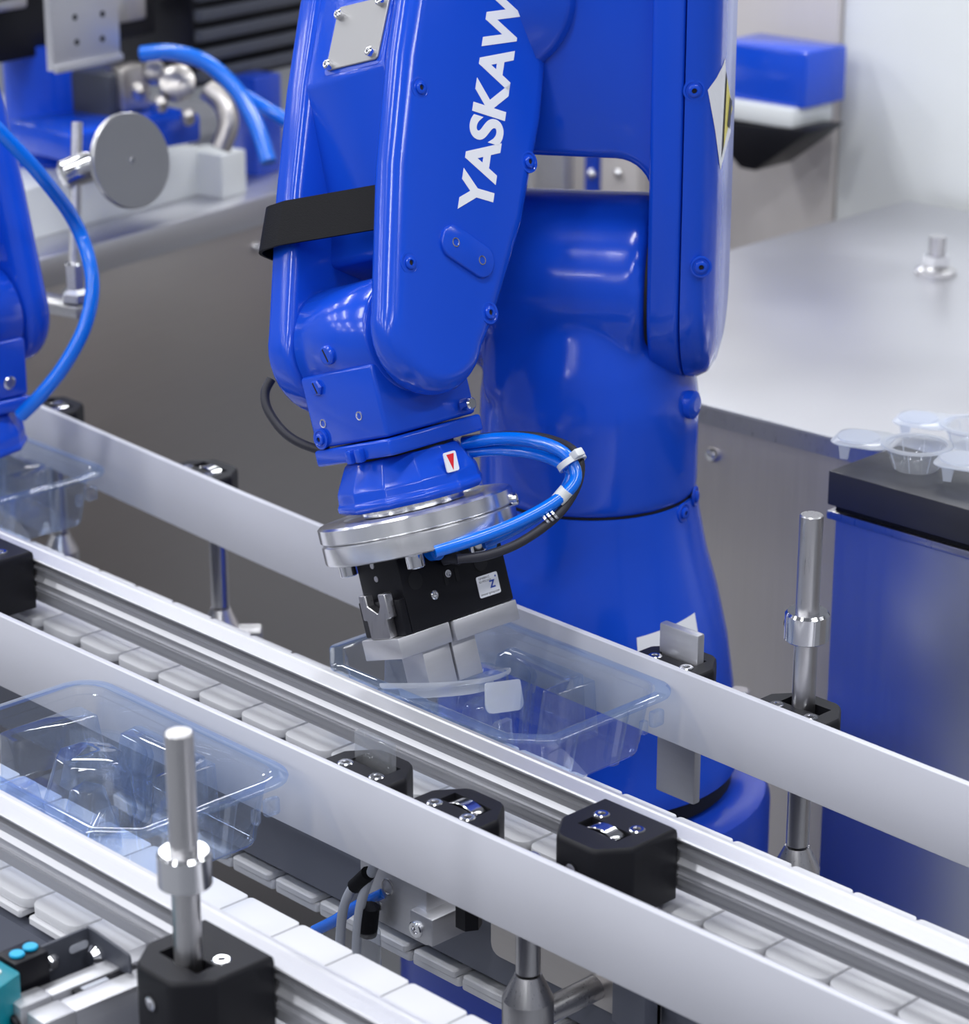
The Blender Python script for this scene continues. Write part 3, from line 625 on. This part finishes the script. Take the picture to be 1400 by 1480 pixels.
# strap around the left tine
ys = [(-63, 78), (-70, 80), (-66, 84), (10, 96), (60, 104)]
sw = 17
st = MB()
loopv = [(-43, -46), (-43, -60), (-60, -66), (-73, -62), (-74, -40), (-73, 40), (-60, 66), (-43, 60)]
prof = fillet([(42, -40), (-48, -63.5), (-74, -64.5), (-74.5, 64), (-44, 64), (46, 40)], [2, 10, 9, 6, 4, 2], 4)
inn = [(x * .975, y * .97) for x, y in prof]
vs = []
for p_ in (prof, inn):
    for dz in (-sw, sw): vs += [(x, y, 74 + dz + (x + 70) * .06) for x, y in p_]
n_ = len(prof)
fs = [[i, (i + 1) % n_, n_ + (i + 1) % n_, n_ + i] for i in range(n_)] + [[2 * n_ + i, 2 * n_ + (i + 1) % n_, 3 * n_ + (i + 1) % n_, 3 * n_ + i] for i in range(n_)]
fs += [[i, (i + 1) % n_, 2 * n_ + (i + 1) % n_, 2 * n_ + i] for i in range(n_)] + [[n_ + i, n_ + (i + 1) % n_, 3 * n_ + (i + 1) % n_, 3 * n_ + i] for i in range(n_)]
st.raw(vs, fs, Mf); st = st.build('strap', RUBBER, rob, ang=50); st['label'] = 'black woven strap'
top_strap = MB(); top_strap.raw([(x * 1.01, y * 1.01, z) for z in (262, 292) for x, y in [(-72, -66), (74, -66), (74, 70), (-72, 70)]], [[0, 1, 5, 4], [1, 2, 6, 5], [2, 3, 7, 6], [3, 0, 4, 7]], Mf); top_strap.build('strap', RUBBER, rob)
# wrist details
ny = -(Uu.cross(Bv)).normalized()
for px, py, r_ in [(475, 513, 7), (460, 560, 6)]:
    p = UPL(px, py, W0 + ny * 42.6, ny); m_ = axis(p, ny, Uu)
    MB().lathe([(r_, -3), (r_, 2.4), (r_ - 1.4, 3.4)], m_, 6 if r_ < 7 else 20).build('plug', BLUE, wb)
    MB().box(-r_ * .7, r_ * .7, -.7, .7, 2.6, 3.5, m_ @ Matrix.Rotation(1.9, 4, 'Z')).build('slot', HOLE, wb)
for px, py in [(467, 612), (519, 601)]:
    p = UPL(px, py, W0 + ny * 43.2, ny); m_ = axis(p, ny); MB().lathe([(3.2, -.5), (3.2, .5), (2.4, .6), (2.2, -.3)], m_, 16).build('threaded_hole', CHROME, wb)
p = UPL(463, 635, W0 + ny * 44.6, ny); recess_screw(p, ny, fl, 4.2)
for (x_, y_) in [(-2, -46), (8, -46)]: MB().box(x_, x_ + 6, y_ - 4, y_ + 2, -80, -70, Mw, 1.5).build('clip', BLUE, fl)
MB().cyl(4.5, 0, 10, axis(Mw @ V((42, 30, -58)), Bv), 14, 1).build('fitting', CHROME, fl)
h = lathe_hit(651, 667, Mw, lambda z: 50.9, -108, -92)
m_ = fr(h[1], h[2].cross(Uu) * -1, Uu, h[2]); 
if m_.determinant() < 0: m_ = fr(h[1], h[2].cross(Uu), Uu, h[2])
MB().prism(fillet([(-5.5, -7), (5.5, -7), (5.5, 7), (-5.5, 7)], 1.5, 3), .3, 1.6, m_).build('arrow_sticker', WHITE_PAINT, cone)
MB().prism([(0, -6), (3.4, 5.4), (-3.4, 5.4)], 1.6, 1.8, m_).build('red_arrow', REDP, cone)
# sleeve of black cable loop on the left
# column screws and label
for px, py in [(989, 705), (989, 743)]:
    h = lathe_hit(px, py, Mr, lambda z: 87, 40, 112); recess_screw(h[1], h[2], base, 4.6)
h = lathe_hit(997, 585, Mr, lambda z: 85, 150, 215); MB().lathe([(11, -8), (11, 4), (8, 6), (4, 6)], axis(h[1], h[2]), 20).build('boss', BLUE, rob)
def curve_patch(M, rad, a0, a1, corners_z, m, name, parent, off=.4):
    vs = []; N = 10
    for k in range(N + 1):
        a = a0 + (a1 - a0) * k / N; t_ = k / N
        zl = corners_z[0] * (1 - t_) + corners_z[1] * t_; zh = corners_z[3] * (1 - t_) + corners_z[2] * t_
        for j in range(7):
            z = zl + (zh - zl) * j / 6; r = rad(z) + off
            vs.append((r * math.cos(a), r * math.sin(a), z))
    fs = [[k * 7 + j, (k + 1) * 7 + j, (k + 1) * 7 + j + 1, k * 7 + j + 1] for k in range(N) for j in range(6)]
    return MB().raw(vs, fs, M).build(name, m, parent)
def rbase(z):
    for (r0, z0), (r1, z1) in zip(base_prof, base_prof[1:]):
        if z0 <= z <= z1: return r0 + (r1 - r0) * (z - z0) / max(1e-6, z1 - z0)
    return 86
hl_, hr_ = lathe_hit(919, 924, Mr, rbase, -90, 80), lathe_hit(1006, 889, Mr, rbase, -90, 80)
curve_patch(Mr, rbase, hl_[3], hr_[3], (hl_[4] - 50, hr_[4] - 50, hr_[4], hl_[4]), WHITE_PAINT, 'rating_label', base)
# pedestal under the robot
pd = thing('robot_pedestal', (AX.x, AX.y, -900), 'blue cylindrical pedestal carrying the centre robot', 'pedestal')
MB().lathe([(152, -760), (152, -150), (148, -140), (138, -136), (60, -134)], Mr, 64).build('drum', BLUE_D, pd, ang=30)
MB().lathe([(190, -900), (190, -762), (155, -760.5)], Mr, 48).build('foot', BLUE_D, pd)
MB().lathe([(120, -133.5), (120, -118.5)], Mr, 48).build('base_ring', HOLE, pd)
for a in (math.radians(54), math.radians(174)):
    m_ = T(AX.x + 128 * math.cos(a), AX.y + 128 * math.sin(a), -82) @ Matrix.Rotation(a, 4, 'Z')
    MB().box(-24, 14, -13, 13, -36, 0, m_, 4).build('foot_lug', BLUE, rob); MB().cyl(8, 0, 12, m_, 16, 1.5).build('bolt', CHROME, rob)
# warning sticker wrapped round the lower arm cover
DOME = [(78, 1.0), (86, .985), (93, .93), (98, .80), (101, .62), (101, .2), (101, -.3)]
def dome(u, z):                              # u runs round the cover from its front edge to its outer side
    k = min(int(u), 5); f = u - k
    return V((-68.5 * (DOME[k][1] * (1 - f) + DOME[k + 1][1] * f), z, DOME[k][0] * (1 - f) + DOME[k + 1][0] * f))
def dome_hit(px, py):
    best = None
    for iu in range(121):
        u = iu * .05; lo, hi = -50, 330
        for _ in range(24):                  # height on this strip that meets the picture row
            md = (lo + hi) / 2
            if PX(MLs @ dome(u, md))[1] > py: lo = md
            else: hi = md
        e = abs(PX(MLs @ dome(u, lo))[0] - px)
        if best is None or e < best[0] - 1e-6: best = (e, u, lo)
    return best[1], best[2]
def patch(c, off, m, name):
    c = [dome_hit(*q) for q in c]
    if len(c) == 3: c = [c[0], c[1], c[2], c[2]]
    vs = []; N = 12
    for k in range(N + 1):
        for j in range(N + 1):
            s_, t_ = k / N, j / N
            u, z = [(c[0][i] * (1 - s_) + c[1][i] * s_) * (1 - t_) + (c[3][i] * (1 - s_) + c[2][i] * s_) * t_ for i in (0, 1)]
            q = dome(u, z); tn = (dome(min(u + .02, 6), z) - dome(max(u - .02, 0), z)).normalized(); vs.append(MLs @ (q + V((-abs(tn.z), 0, abs(tn.x))) * off))
    fs = [[k * 13 + j, (k + 1) * 13 + j, (k + 1) * 13 + j + 1, k * 13 + j + 1] for k in range(N) for j in range(N)]
    return MB().raw(vs, fs).build(name, m, lcover, flat=True)
patch([(1022, 130), (1040, 246), (1062, 190), (1047, 84)], .4, WHITE_PAINT, 'warning_label')
patch([(1048, 102), (1041, 228), (1061, 158)], .75, INK, 'warning_border')
patch([(1048.5, 112), (1043.5, 214), (1059.5, 157)], 1.1, YELLOW, 'warning_triangle')
patch([(1052, 140), (1048, 182), (1052, 186), (1055, 146)], 1.4, INK, 'warning_pictogram')
for px, py in [(1003, 131), (1013, 386)]:
    p = UPL(px, py, MLs @ V((-67.2, 0, 86)), Ly); n = (Lx * .25 - Ly).normalized(); recess_screw(p, n, lcover, 4.6)

# ------------------------------------------------------------------ gripper bolted to the robot flange
pg = math.radians(40)
hx = (e1 * math.cos(pg) - e2 * math.sin(pg)).normalized()
Mg = fr(W0, hx, Uu.cross(hx), Uu); nf = -(Uu.cross(hx)).normalized()
gr = thing('gripper', W0 - Uu * 220, 'black parallel gripper with round aluminium flange discs under the centre robot', 'gripper')
def turned(prof, name):
    o = MB().lathe(prof, ID, 72).build(name, TURNED, gr, org=WL[gr], ang=25)      # its own z runs along the tool axis
    for v in o.data.vertices: v.co += WL[gr] * MM
    o.rotation_euler = Mw.to_euler(); o.location = (W0 - WL[gr]) * MM
turned([(69.5, -133.2), (71, -132), (71, -122.5), (69, -121), (52, -120.6), (50, -121.6)], 'upper_disc')
turned([(67, -149), (70, -148), (70.6, -146.6), (70.6, -135), (69, -133.6), (60, -133.4)], 'lower_disc')
for a in (2.55, 3.9, 4.75, .6):
    m_ = Mg @ T(56 * math.cos(a), 56 * math.sin(a), 0); MB().cyl(6.5, -159, -149, m_, 24, .8).build('bolt', CHROME, gr)
h = lathe_hit(742, 722, Mw, lambda z: 71, -131, -124); MB().lathe([(5, -1), (5, 3), (3.4, 4), (2, 4)], axis(h[1], h[2]), 16).build('side_screw', CHROME, gr)
bd = MB(); bd.box(-45, 52, -23.5, 23.5, -204, -149, Mg, 1.5, 2); bd = bd.build('body', BLACK_A, gr, ang=40)
MB().box(-51, -44.5, -23, 23, -204, -178, Mg, 1.2, 2).build('side_guide', BLACK_A, gr)
q = MB(); q.prism(fillet([(-14, -204), (8, -204), (8, -190), (12, -190), (12, -172), (4, -172), (4, -180), (-6, -186), (-10, -180), (-10, -172), (-18, -172), (-18, -190), (-14, -190)], 1, 2), -58, -51, Mg @ YZX, .6, 1); q.build('jaw_carrier', STEEL, gr, ang=40)
MB().box(-58, -10.5, -22, 20, -219, -204.2, Mg, .8, 2).build('jaw_plate', ALU_M, gr, ang=40)
MB().box(-8.5, 52.5, -24.5, 20, -219, -204.2, Mg, .8, 2).build('jaw_plate', ALU_M, gr, ang=40)
MB().box(-36, -10.5, -17, 8, -248, -219, Mg, .8, 2).build('finger', ALU_M, gr, ang=40); MB().box(-8.5, 14, -17, 8, -248, -219, Mg, .8, 2).build('finger', ALU_M, gr, ang=40)
def onF(px, py, off=0): return UPL(px, py, W0 + nf * (23.5 + off), nf)
for px, py, r_ in [(600, 839, 6.5), (694, 812, 6.5)]:
    MB().cyl(r_, -1, .25, axis(onF(px, py), nf), 24).build('bore', HOLE, bd)
q = MB(); screw_head(q, axis(onF(627, 860), nf), 3.4); q.build('screw', CHROME, bd)
for px, py in [(657, 801), (647, 829)]:
    MB().lathe([(2.8, 0), (2.8, .6), (1.9, .7), (1.7, -.2)], axis(onF(px, py), nf), 14).build('screw', CHROME, bd)
for px, py in [(644, 836), (660, 830)]:
    m_ = fr(onF(px, py), hx, Uu, nf); MB().prism(fillet([(-1.8, -5), (1.8, -5), (1.8, 5), (-1.8, 5)], 1.6, 3), 0, .3, m_).build('port_slot', HOLE, bd)
for px, py in [(538, 818), (544, 837)]:
    p = UPL(px, py, W0 - hx * 45, -hx); MB().lathe([(2.2, 0), (2.2, .5), (1.4, .5)], axis(p, -hx), 12).build('dowel', STEEL, bd)
# type label
lq = [onF(691, 836, .2), onF(719, 825, .2), onF(724, 857, .2), onF(696, 866, .2)]
lo = onF(694, 865.5, .25); lx = (onF(724, 855.5, .25) - lo).normalized(); ly_ = nf.cross(lx); ml = fr(lo, lx, ly_, nf)
lw = (onF(724, 855.5, .25) - lo).length; lh = (onF(687, 835, .25) - lo).length
MB().prism(fillet([(0, 0), (lw, 0), (lw, lh), (0, lh)], 1.4, 3), 0, .25, ml).build('type_label', WHITE_PAINT, bd)
write('Z', ml @ T(lw * .56, lh * .34, .3), lh * .48, INKB, bd, name='label_logo', extrude=.05, offset=.25)
MB().cyl(.7, .28, .4, ml @ T(lw * .88, lh * .82, 0), 10).build('label_dot', INKB, bd)
write('zimmer-group.com', ml @ T(lw * .06, lh * .09, .3), lh * .15, INK, bd, extrude=.03)
write('GP406N-C', ml @ T(lw * .1, lh * .83, .3), lh * .15, INK, bd, extrude=.03)
write('B2 M72 E1N', ml @ T(lw * .1, lh * .68, .3), lh * .14, INK, bd, extrude=.03)
# plug of the sensor
MB().tube([onF(640, 808, 2), onF(652, 806, 7), onF(664, 808, 8)], 4.6, 12).build('sensor_plug', CABLE, gr)
MB().lathe([(3.6, 0), (3.6, 4), (2, 5)], axis(onF(646, 805, 3), (nf + Uu * .8).normalized()), 12).build('plug_ring', YELLOW, gr)
MB().lathe([(5, 0), (5, 5), (6.6, 5), (6.6, 12), (4, 12)], axis(onF(617, 798, -2), nf), 18).build('push_fitting', HOSE, gr)
MB().lathe([(5, 0), (5, 5), (6, 5), (6, 10), (4, 10)], axis(onF(696, 786, -2), nf), 18).build('push_fitting', HOSE, gr)

# hoses and cables of the gripper
GH = 'gripper hoses and cables'
hose('air_hose', 'thick blue air hose looping from robot wrist to the gripper, outer loop', [U(668, 641, 1875), U(720, 634, 1868), U(770, 637, 1858), U(815, 655, 1850), U(832, 690, 1845), U(806, 722, 1838), U(750, 754, 1828), U(690, 778, 1815), U(628, 797, 1808)], 4.6, HOSE, group=GH)
hose('air_hose', 'second blue air hose just below the outer loop at the wrist', [U(668, 655, 1880), U(720, 651, 1876), U(775, 657, 1868), U(812, 672, 1856), U(824, 690, 1853), U(800, 728, 1850), U(750, 762, 1842), U(698, 786, 1832)], 4.0, HOSE, group=GH)
hose('sensor_cable', 'charcoal sensor cable running along the blue hose loop to the gripper plug', [U(668, 637, 1882), U(730, 630, 1878), U(790, 634, 1870), U(832, 655, 1856), U(836, 694, 1850), U(808, 742, 1838), U(755, 782, 1826), U(705, 802, 1818), U(660, 808, 1814)], 3.4, CABLE, 'cable', GH)
hose('cable_loop', 'thin black cable hanging in a loop left of the robot wrist', [U(392, 548, 1900), U(383, 568, 1898), U(388, 594, 1893), U(412, 626, 1886), U(445, 645, 1880), U(490, 656, 1872)], 3.4, CABLE, 'cable')
c_ = U(826, 668, 1850); ct = thing('cable_tie', c_, 'white cable tie round the hose loop', 'cable tie')
MB().lathe([(9, -2.2), (11, -2.2), (11, 2.2), (9, 2.2), (9, -2.2)], axis(c_, CV(.5, -.85, .2)), 22, cap=False).build('band', OFFW, ct)
MB().box(-4, 4, -4, 4, -3, 3, axis(c_ + CV(.3, .5, .8) * 11, CV(.5, -.85, .2)), 1).build('head', OFFW, ct)
o = MB().lathe([(5.4, -5), (5.4, 5)], axis(U(812, 716, 1839.5), CV(.64, .76, .1)), 18).build('hose_marker', OFFW, org=U(812, 716, 1839.5)); tag(o, 'white marker sleeve on the blue hose', 'marker')
cr_ = thing('cable_crimp', U(795, 747, 1833), 'three bright crimp rings on the charcoal cable', 'crimp')
for k in (0, 1, 2): MB().lathe([(4.2, -.9), (4.2, .9)], axis(U(801 - 6 * k, 743 + 3.5 * k, 1833), CV(.72, .62, .1)), 14).build('ring', CHROME, cr_)

# frosted lid held by the gripper fingers
lid = thing('frosted_lid', W0 - Uu * 250, 'milky plastic lid held between the gripper fingers', 'lid')
Ml = Mg @ T(-14, -8, -250) @ Matrix.Rotation(math.radians(10), 4, 'Y')
leaf = [(58 * math.cos(a), 28 * math.sin(a) * (1 - .25 * abs(math.cos(a)))) for a in [2 * math.pi * k / 40 for k in range(40)]]
b = MB(); Z = lambda x: .0012 * x * x
loft(b, [[(x * s, y * s, Z(x * s) + dz) for x, y in leaf] for s, dz in ((.72, -2), (.74, 0), (.97, 0), (1, 1.5), (1, 3.5), (.985, 3.5))], Ml); b.build('lid_ring', FROST, lid, ang=50)
b = MB(); loft(b, [[(x * .72, y * .72, Z(x * .72) - 2) for x, y in leaf], [(x * .7, y * .7, Z(x * .7) - 7) for x, y in leaf]], Ml, capt=True); b.build('lid_cup', FROST, lid, ang=50)
MB().prism(fillet([(8, -22), (44, -22), (42, 0), (10, 0)], [6, 6, 2, 2], 4), -31, -29.4, Ml @ Matrix(((1, 0, 0, 0), (0, 0, 1, 0), (0, 1, 0, 0), (0, 0, 0, 1)))).build('pull_tab', FROST, lid)

# ------------------------------------------------------------------ second robot at the left edge
W2 = V((-906, 128, 178))
rob2 = thing('industrial_robot', W2 - V((0, 0, 110)), 'blue robot arm partly visible at the left edge beside a looping blue hose', 'robot', 'blue robot arms')
F2 = V((-.42, .02, .9)).normalized(); B2 = V((0, 1, 0)); B2 = (B2 - F2 * B2.dot(F2)).normalized()
w2 = wrist(rob2, W2, B2, F2, V((0, 0, 1)), 420)
for yy, zz_ in [(6, -8), (20, -52)]:
    MB().lathe([(6, -1), (6, 2), (4.6, 3)], axis(W2 + V((42.6, yy, zz_)), V((1, 0, 0))), 16).build('plug', BLUE if zz_ > -20 else CHROME, w2[5])
hose('air_hose', 'long blue hose bowing out beside the left robot', [U(-40, 150, 2160), U(0, 190, 2170), U(60, 255, 2200), U(110, 325, 2262), U(133, 400, 2256), U(125, 465, 2254), U(95, 525, 2256), U(60, 570, 2262), U(30, 600, 2275)], 6.3, HOSE)

# ------------------------------------------------------------------ things on the left cabinet
Zt = 100
def cabpt(px, py, z=Zt): return UZ(px, py, z)
ms = thing('round_mirror', UZ(105, 405, -20), 'round steel disc on a clamped rod standing before the left cabinet', 'mirror')
ctr = U(190, 232, 2480)
nd = CV(.70, -.04, .70); MB().lathe([(44, -5), (45.5, -4), (45.5, 0), (44.5, 1)], axis(ctr, nd), 48).build('disc', SATIN, ms, ang=25)
MB().cyl(3, .8, 2, axis(ctr, nd), 14).build('centre_screw', CHROME, ms)
MB().cyl(5, -40, -5, axis(ctr, nd), 16).build('stem', CHROME, ms)
cl_ = U(112, 246, 2500)
MB().lathe([(8, -18), (14, -14), (15, 10), (11, 20)], axis(cl_, CV(.85, .35, -.2)), 20).build('clamp_knob', CHROME, ms)
MB().lathe([(9, -12), (13, -8), (13, 10), (9, 14)], axis(cl_ + CV(.9, .2, 0) * 22, CV(.2, .9, .3)), 18).build('clamp_knob', CHROME, ms)
MB().cyl(5.5, 0, 150, axis(U(107, 405, 2500), U(110, 255, 2500) - U(107, 405, 2500)), 16).build('rod', STEEL, ms)
MB().lathe([(14, -30), (14, -22), (9, -18), (9, 6), (5, 8)], axis(U(107, 390, 2500), V((0, 0, 1))), 6).build('rod_foot', CHROME, ms)
pm = U(107, 390, 2500); gap = (pm - c0).dot(dx); MB().box(-14, gap - 1, -14, 14, -44, -32, fr(pm, -dx, -dy, V((0, 0, 1))), 2).build('bracket', STEEL, ms)
def cbox(name, label, cat, px, py, d, w, dp, hgt, m, bev=2, rot=0, parent=None):
    """box on the background axes; px,py: lower near corner"""
    p = UZ(px, py, 100.2) if d < 2800 else U(px, py, d); M = fr(p, dy, -dx, V((0, 0, 1))) @ Matrix.Rotation(rot, 4, 'Z')
    b = MB().box(0, w, 0, dp, 0, hgt, M, bev)
    if parent is not None: return b.build(name, m, parent)
    o = b.build(name, m, org=p); tag(o, label, cat); return o
wb1 = cbox('white_housing', 'long white metal housing lying on the left cabinet top', 'housing', 30, 352, 2700, 300, 90, 58, OFFW)
cbox('white_block', 'pale block at the end of the white housing behind the disc', 'block', 322, 288, 2760, 44, 60, 52, OFFW)
cbox('clear_case', 'flat clear case lying in front of the white housing', 'case', 55, 345, 2620, 60, 60, 24, CUPM)
# blue pole machine behind
bp = thing('background_robot', U(90, 200, 3050), 'blurred dark blue robot base standing behind the white housing', 'robot')
MB().lathe([(62, -60), (60, 140)], axis(U(88, 230, 3050), V((0, 0, 1))), 40).build('column', BLUE, bp)
MB().lathe([(90, -30), (90, 0), (70, 4)], axis(U(88, 215, 3050), V((0, 0, 1))), 40).build('base_flange', BLUE, bp)
MB().box(-30, 150, -60, 60, 0, 34, axis(U(215, 200, 3000), V((0, 0, 1))), 6).build('foot', BLUE, bp)
# black beam with grey plate
bb = thing('black_crossbeam', U(110, 60, 2850), 'black horizontal beam across the top left corner', 'beam')
m_ = fr(U(-60, 104, 2860), dy, -dx, V((0, 0, 1)))
MB().box(0, 320, 0, 60, 0, 78, m_, 3).build('beam', BLACK_A, bb); MB().box(0, 330, -20, 40, 84, 160, m_, 6).build('motor_housing', BLACK_A, bb)
MB().box(30, 90, -22, -2, 60, 74, m_, 4).build('fitting', STEEL, bb); MB().box(250, 300, -6, 30, 20, 84, m_, 4).build('end_plate', STEEL, bb)
gp = thing('drilled_plate', U(130, 60, 2780), 'grey plate with four drilled holes hanging in the top left corner', 'plate')
g0 = UPL(78, 104, U(78, 104, 2780), dx); m_ = fr(g0, dy, V((0, 0, 1)), dx)
MB().box(0, 104, 0, 150, -10, 0, m_, 1).build('plate', ALU_M, gp); MB().box(0, 104, -2, 6, 0, 4, m_, 1).build('lower_lip', ALU, gp)
for px, py in [(108, 25), (148, 20), (111, 61), (148, 56)]:
    MB().cyl(3.4, 0, .5, axis(UPL(px, py, g0, dx), dx), 14).build('hole', HOLE, gp)
# motor / fittings cluster
mc = thing('actuator_cluster', U(225, 160, 2950), 'blurred grey actuator with round fittings behind the steel disc', 'actuator')
m_ = fr(U(160, 185, 2950), dy, -dx, V((0, 0, 1)))
MB().box(0, 70, 0, 70, 0, 60, m_, 6).build('body', BEAM_D, mc); MB().box(14, 60, -10, 20, 14, 66, m_, 6).build('front_cap', STEEL_PANEL, mc)
for px, py, r_ in [(222, 104, 13), (200, 132, 8), (232, 150, 8), (256, 120, 20), (272, 168, 8)]:
    MB().lathe([(r_, -8), (r_, 6), (r_ * .7, 10), (r_ * .3, 11)], axis(U(px, py, 2920), CV(.1, .3, .9)), 18).build('fitting', STEEL_PANEL, mc)
MB().tube([U(300, 130, 2940), U(322, 150, 2935), U(330, 180, 2930), U(318, 215, 2930)], 12, 12).build('elbow_pipe', STEEL_PANEL, mc)
hose('air_hose', 'blurred blue hose arching behind the robot forearm, upper left', [U(205, 78, 2900), U(250, 76, 2890), U(300, 92, 2880), U(345, 135, 2870), U(372, 185, 2860), U(388, 235, 2850)], 9, HOSE)
hose('air_hose', 'blurred second blue hose ending behind the forearm edge', [U(352, 138, 2900), U(385, 158, 2890), U(420, 178, 2885)], 8, HOSE)
# louvred black unit
lu = thing('louvred_unit', U(360, 60, 3200), 'dark louvred control unit behind the robot forearm', 'control unit')
m_ = fr(U(292, 130, 3150), dy, -dx, V((0, 0, 1)))
MB().box(0, 300, 12, 200, 0, 240, m_, 3).build('housing', BLACK_A, lu)
for k in range(9): MB().box(2, 298, 0, 12, 8 + 24 * k, 22 + 24 * k, m_, 2).build('louvre', BEAM_D, lu)
cbox('deep_blue_cover', 'dark blue panel between hose and forearm, upper left', 'panel', 372, 256, 2790, 50, 40, 120, BLUE_D)
cbox('equipment_rack', 'grey metal frame behind the top left beam', 'rack', 250, 100, 3750, 480, 120, 400, BEAM)
# behind the robot, right side
rw = thing('panel_wall', U(1100, 300, 3300), 'tall beige steel partition behind the table, right of the robot arm', 'partition')
m_ = fr(UZ(1000, 372, 70), tx, ty, V((0, 0, 1)))
pn = t0 + ty * 700
def onW(px, py, d=820): return UPL(px, py, t0 + ty * d, ty)
wpm = mat('warm_enamel', (.58, .545, .53), .5, 0, noise=500, scale=(1, 1, .02), rvar=.06, cvar=.04)
a_ = onW(765, 372); b_2 = onW(1196, 372); M2 = fr(V((a_.x, a_.y, 60)), tx, ty, V((0, 0, 1)))
LW = (V((b_2.x, b_2.y, 0)) - V((a_.x, a_.y, 0))).length
MB().box(0, LW, 0, 20, -200, 330, M2, 2).build('panel', wpm, rw); MB().box(LW + 2, LW + 560, 8, 24, -200, 330, M2, 2).build('panel', OFFW, rw)
dk = thing('black_hopper', onW(1110, 200, 790), 'dark angular hopper under a white bracket behind the robot arm, upper right', 'hopper')
hp = [onW(1060, 168, 740), onW(1200, 182, 740), onW(1170, 205, 740), onW(1120, 240, 740), onW(1098, 236, 740), onW(1062, 190, 740)]
lo3 = [((q - hp[0]).dot(tx), (q - hp[0]).z) for q in hp]
MB().prism(lo3[::-1], -30, 40, fr(hp[0], tx, V((0, 0, 1)), -ty), 3).build('chute', BLACK_A, dk)
q = onW(1050, 166, 735); MB().box(0, 120, -30, 50, 2, 26, fr(q, tx, ty, V((0, 0, 1))), 4).build('bracket', OFFW, dk)
q = onW(1050, 140, 735); MB().box(0, 130, -20, 60, 4, 70, fr(q, tx, ty, V((0, 0, 1))), 4).build('blue_cover', BLUE, dk)
pp = thing('blue_upright', onW(856, 300, 700), 'narrow dark blue upright with bolts seen through the arm opening', 'upright')
q = onW(843, 330, 700); MB().box(0, 22, 0, 30, -100, 260, fr(q, tx, ty, V((0, 0, 1))), 2).build('post', BLUE_D, pp)
for px, py in [(856, 251), (894, 251)]: MB().lathe([(6, 0), (6, 3), (3, 6)], axis(onW(px, py, 698), -ty), 16).build('bolt', CHROME, pp)
q = onW(866, 330, 702); MB().box(0, 60, 0, 20, -100, 260, fr(q, tx, ty, V((0, 0, 1))), 2).build('side_strip', wpm, pp)
q = onW(770, 330, 702); MB().box(0, 52, 0, 20, -100, 260, fr(q, tx, ty, V((0, 0, 1))), 2).build('side_strip', ALU, pp)
# round foot on the table
ft = thing('levelling_stand', UZ(1352, 395, 100), 'round steel levelling foot on the table near the right edge', 'foot')
p_ = UZ(1352, 395, 100); MB().lathe([(22, 0), (22, 4), (14, 9), (9, 10), (9, 40)], T(*p_), 32).build('base', STEEL, ft); MB().lathe([(15, 10), (15, 20), (9, 20)], T(*p_), 6).build('nut', CHROME, ft)

# ------------------------------------------------------------------ clear portion cups on the black board
def make_cup(label):
    t = thing('portion_cup', (0, 0, 0), label, 'cup', 'clear portion cups')
    MB().lathe([(17, .4), (18, 1.2), (22.5, 15), (23, 18), (27.5, 18.6), (27.8, 17)], ID, 40, cap=False).build('cup', CUPM, t, ang=60)
    MB().lathe([(17, .4), (.5, .4)], ID, 40, cap=False).build('cup_bottom', CUPM, t)
    MB().lathe([(23.4, 18.2), (24, 20.6), (27.2, 20.6), (28, 18.8)], ID, 40, cap=False).build('rim', FROST, t, ang=60)
    for a in [k * math.pi / 4 for k in range(8)]:
        MB().tube([V((17.6 * math.cos(a), 17.6 * math.sin(a), 1.4)), V((22.6 * math.cos(a), 22.6 * math.sin(a), 16.5))], .5, 6, 1).build('flute', FROST, t)
    b = MB(); b.prism(fillet([(-66, -22), (-30, -24), (-20, -20), (-20, 20), (-30, 24), (-66, 22)], [12, 4, 2, 2, 4, 12], 5), 17.5, 19, ID, .5, 1); b.build('lid', FROST, t, ang=50)
    MB().lathe([(17, 19), (16.4, 20.4), (12, 20.4)], T(-47, 0, 0), 32).build('lid_boss', FROST, t, ang=50)
    MB().prism([(-5, 0), (5, 0), (3, -11), (-3, -11)], -21.5, -20.5, T(-52, 0, 18) @ Matrix(((1, 0, 0, 0), (0, 0, 1, 0), (0, 1, 0, 0), (0, 0, 0, 1)))).build('lid_tab', FROST, t)
    return t
cup = make_cup('clear lidded cup nearest the left end of the black board')
pu = UZ(1323, 672, 131); ang_c = math.atan2(bx_.y, bx_.x) + .35
cup.location = V((pu.x, pu.y, 128.2)) * MM; cup.rotation_euler = (0, 0, ang_c)
p2 = UZ(1405, 635, 107); copy_tree(cup, (p2.x, p2.y, 100.2), ang_c, label='clear lidded cup standing on the steel table just behind the black board')
p3 = UZ(1475, 705, 131); copy_tree(cup, (p3.x, p3.y, 128.2), ang_c, label='clear lidded cup at the front right of the black board')
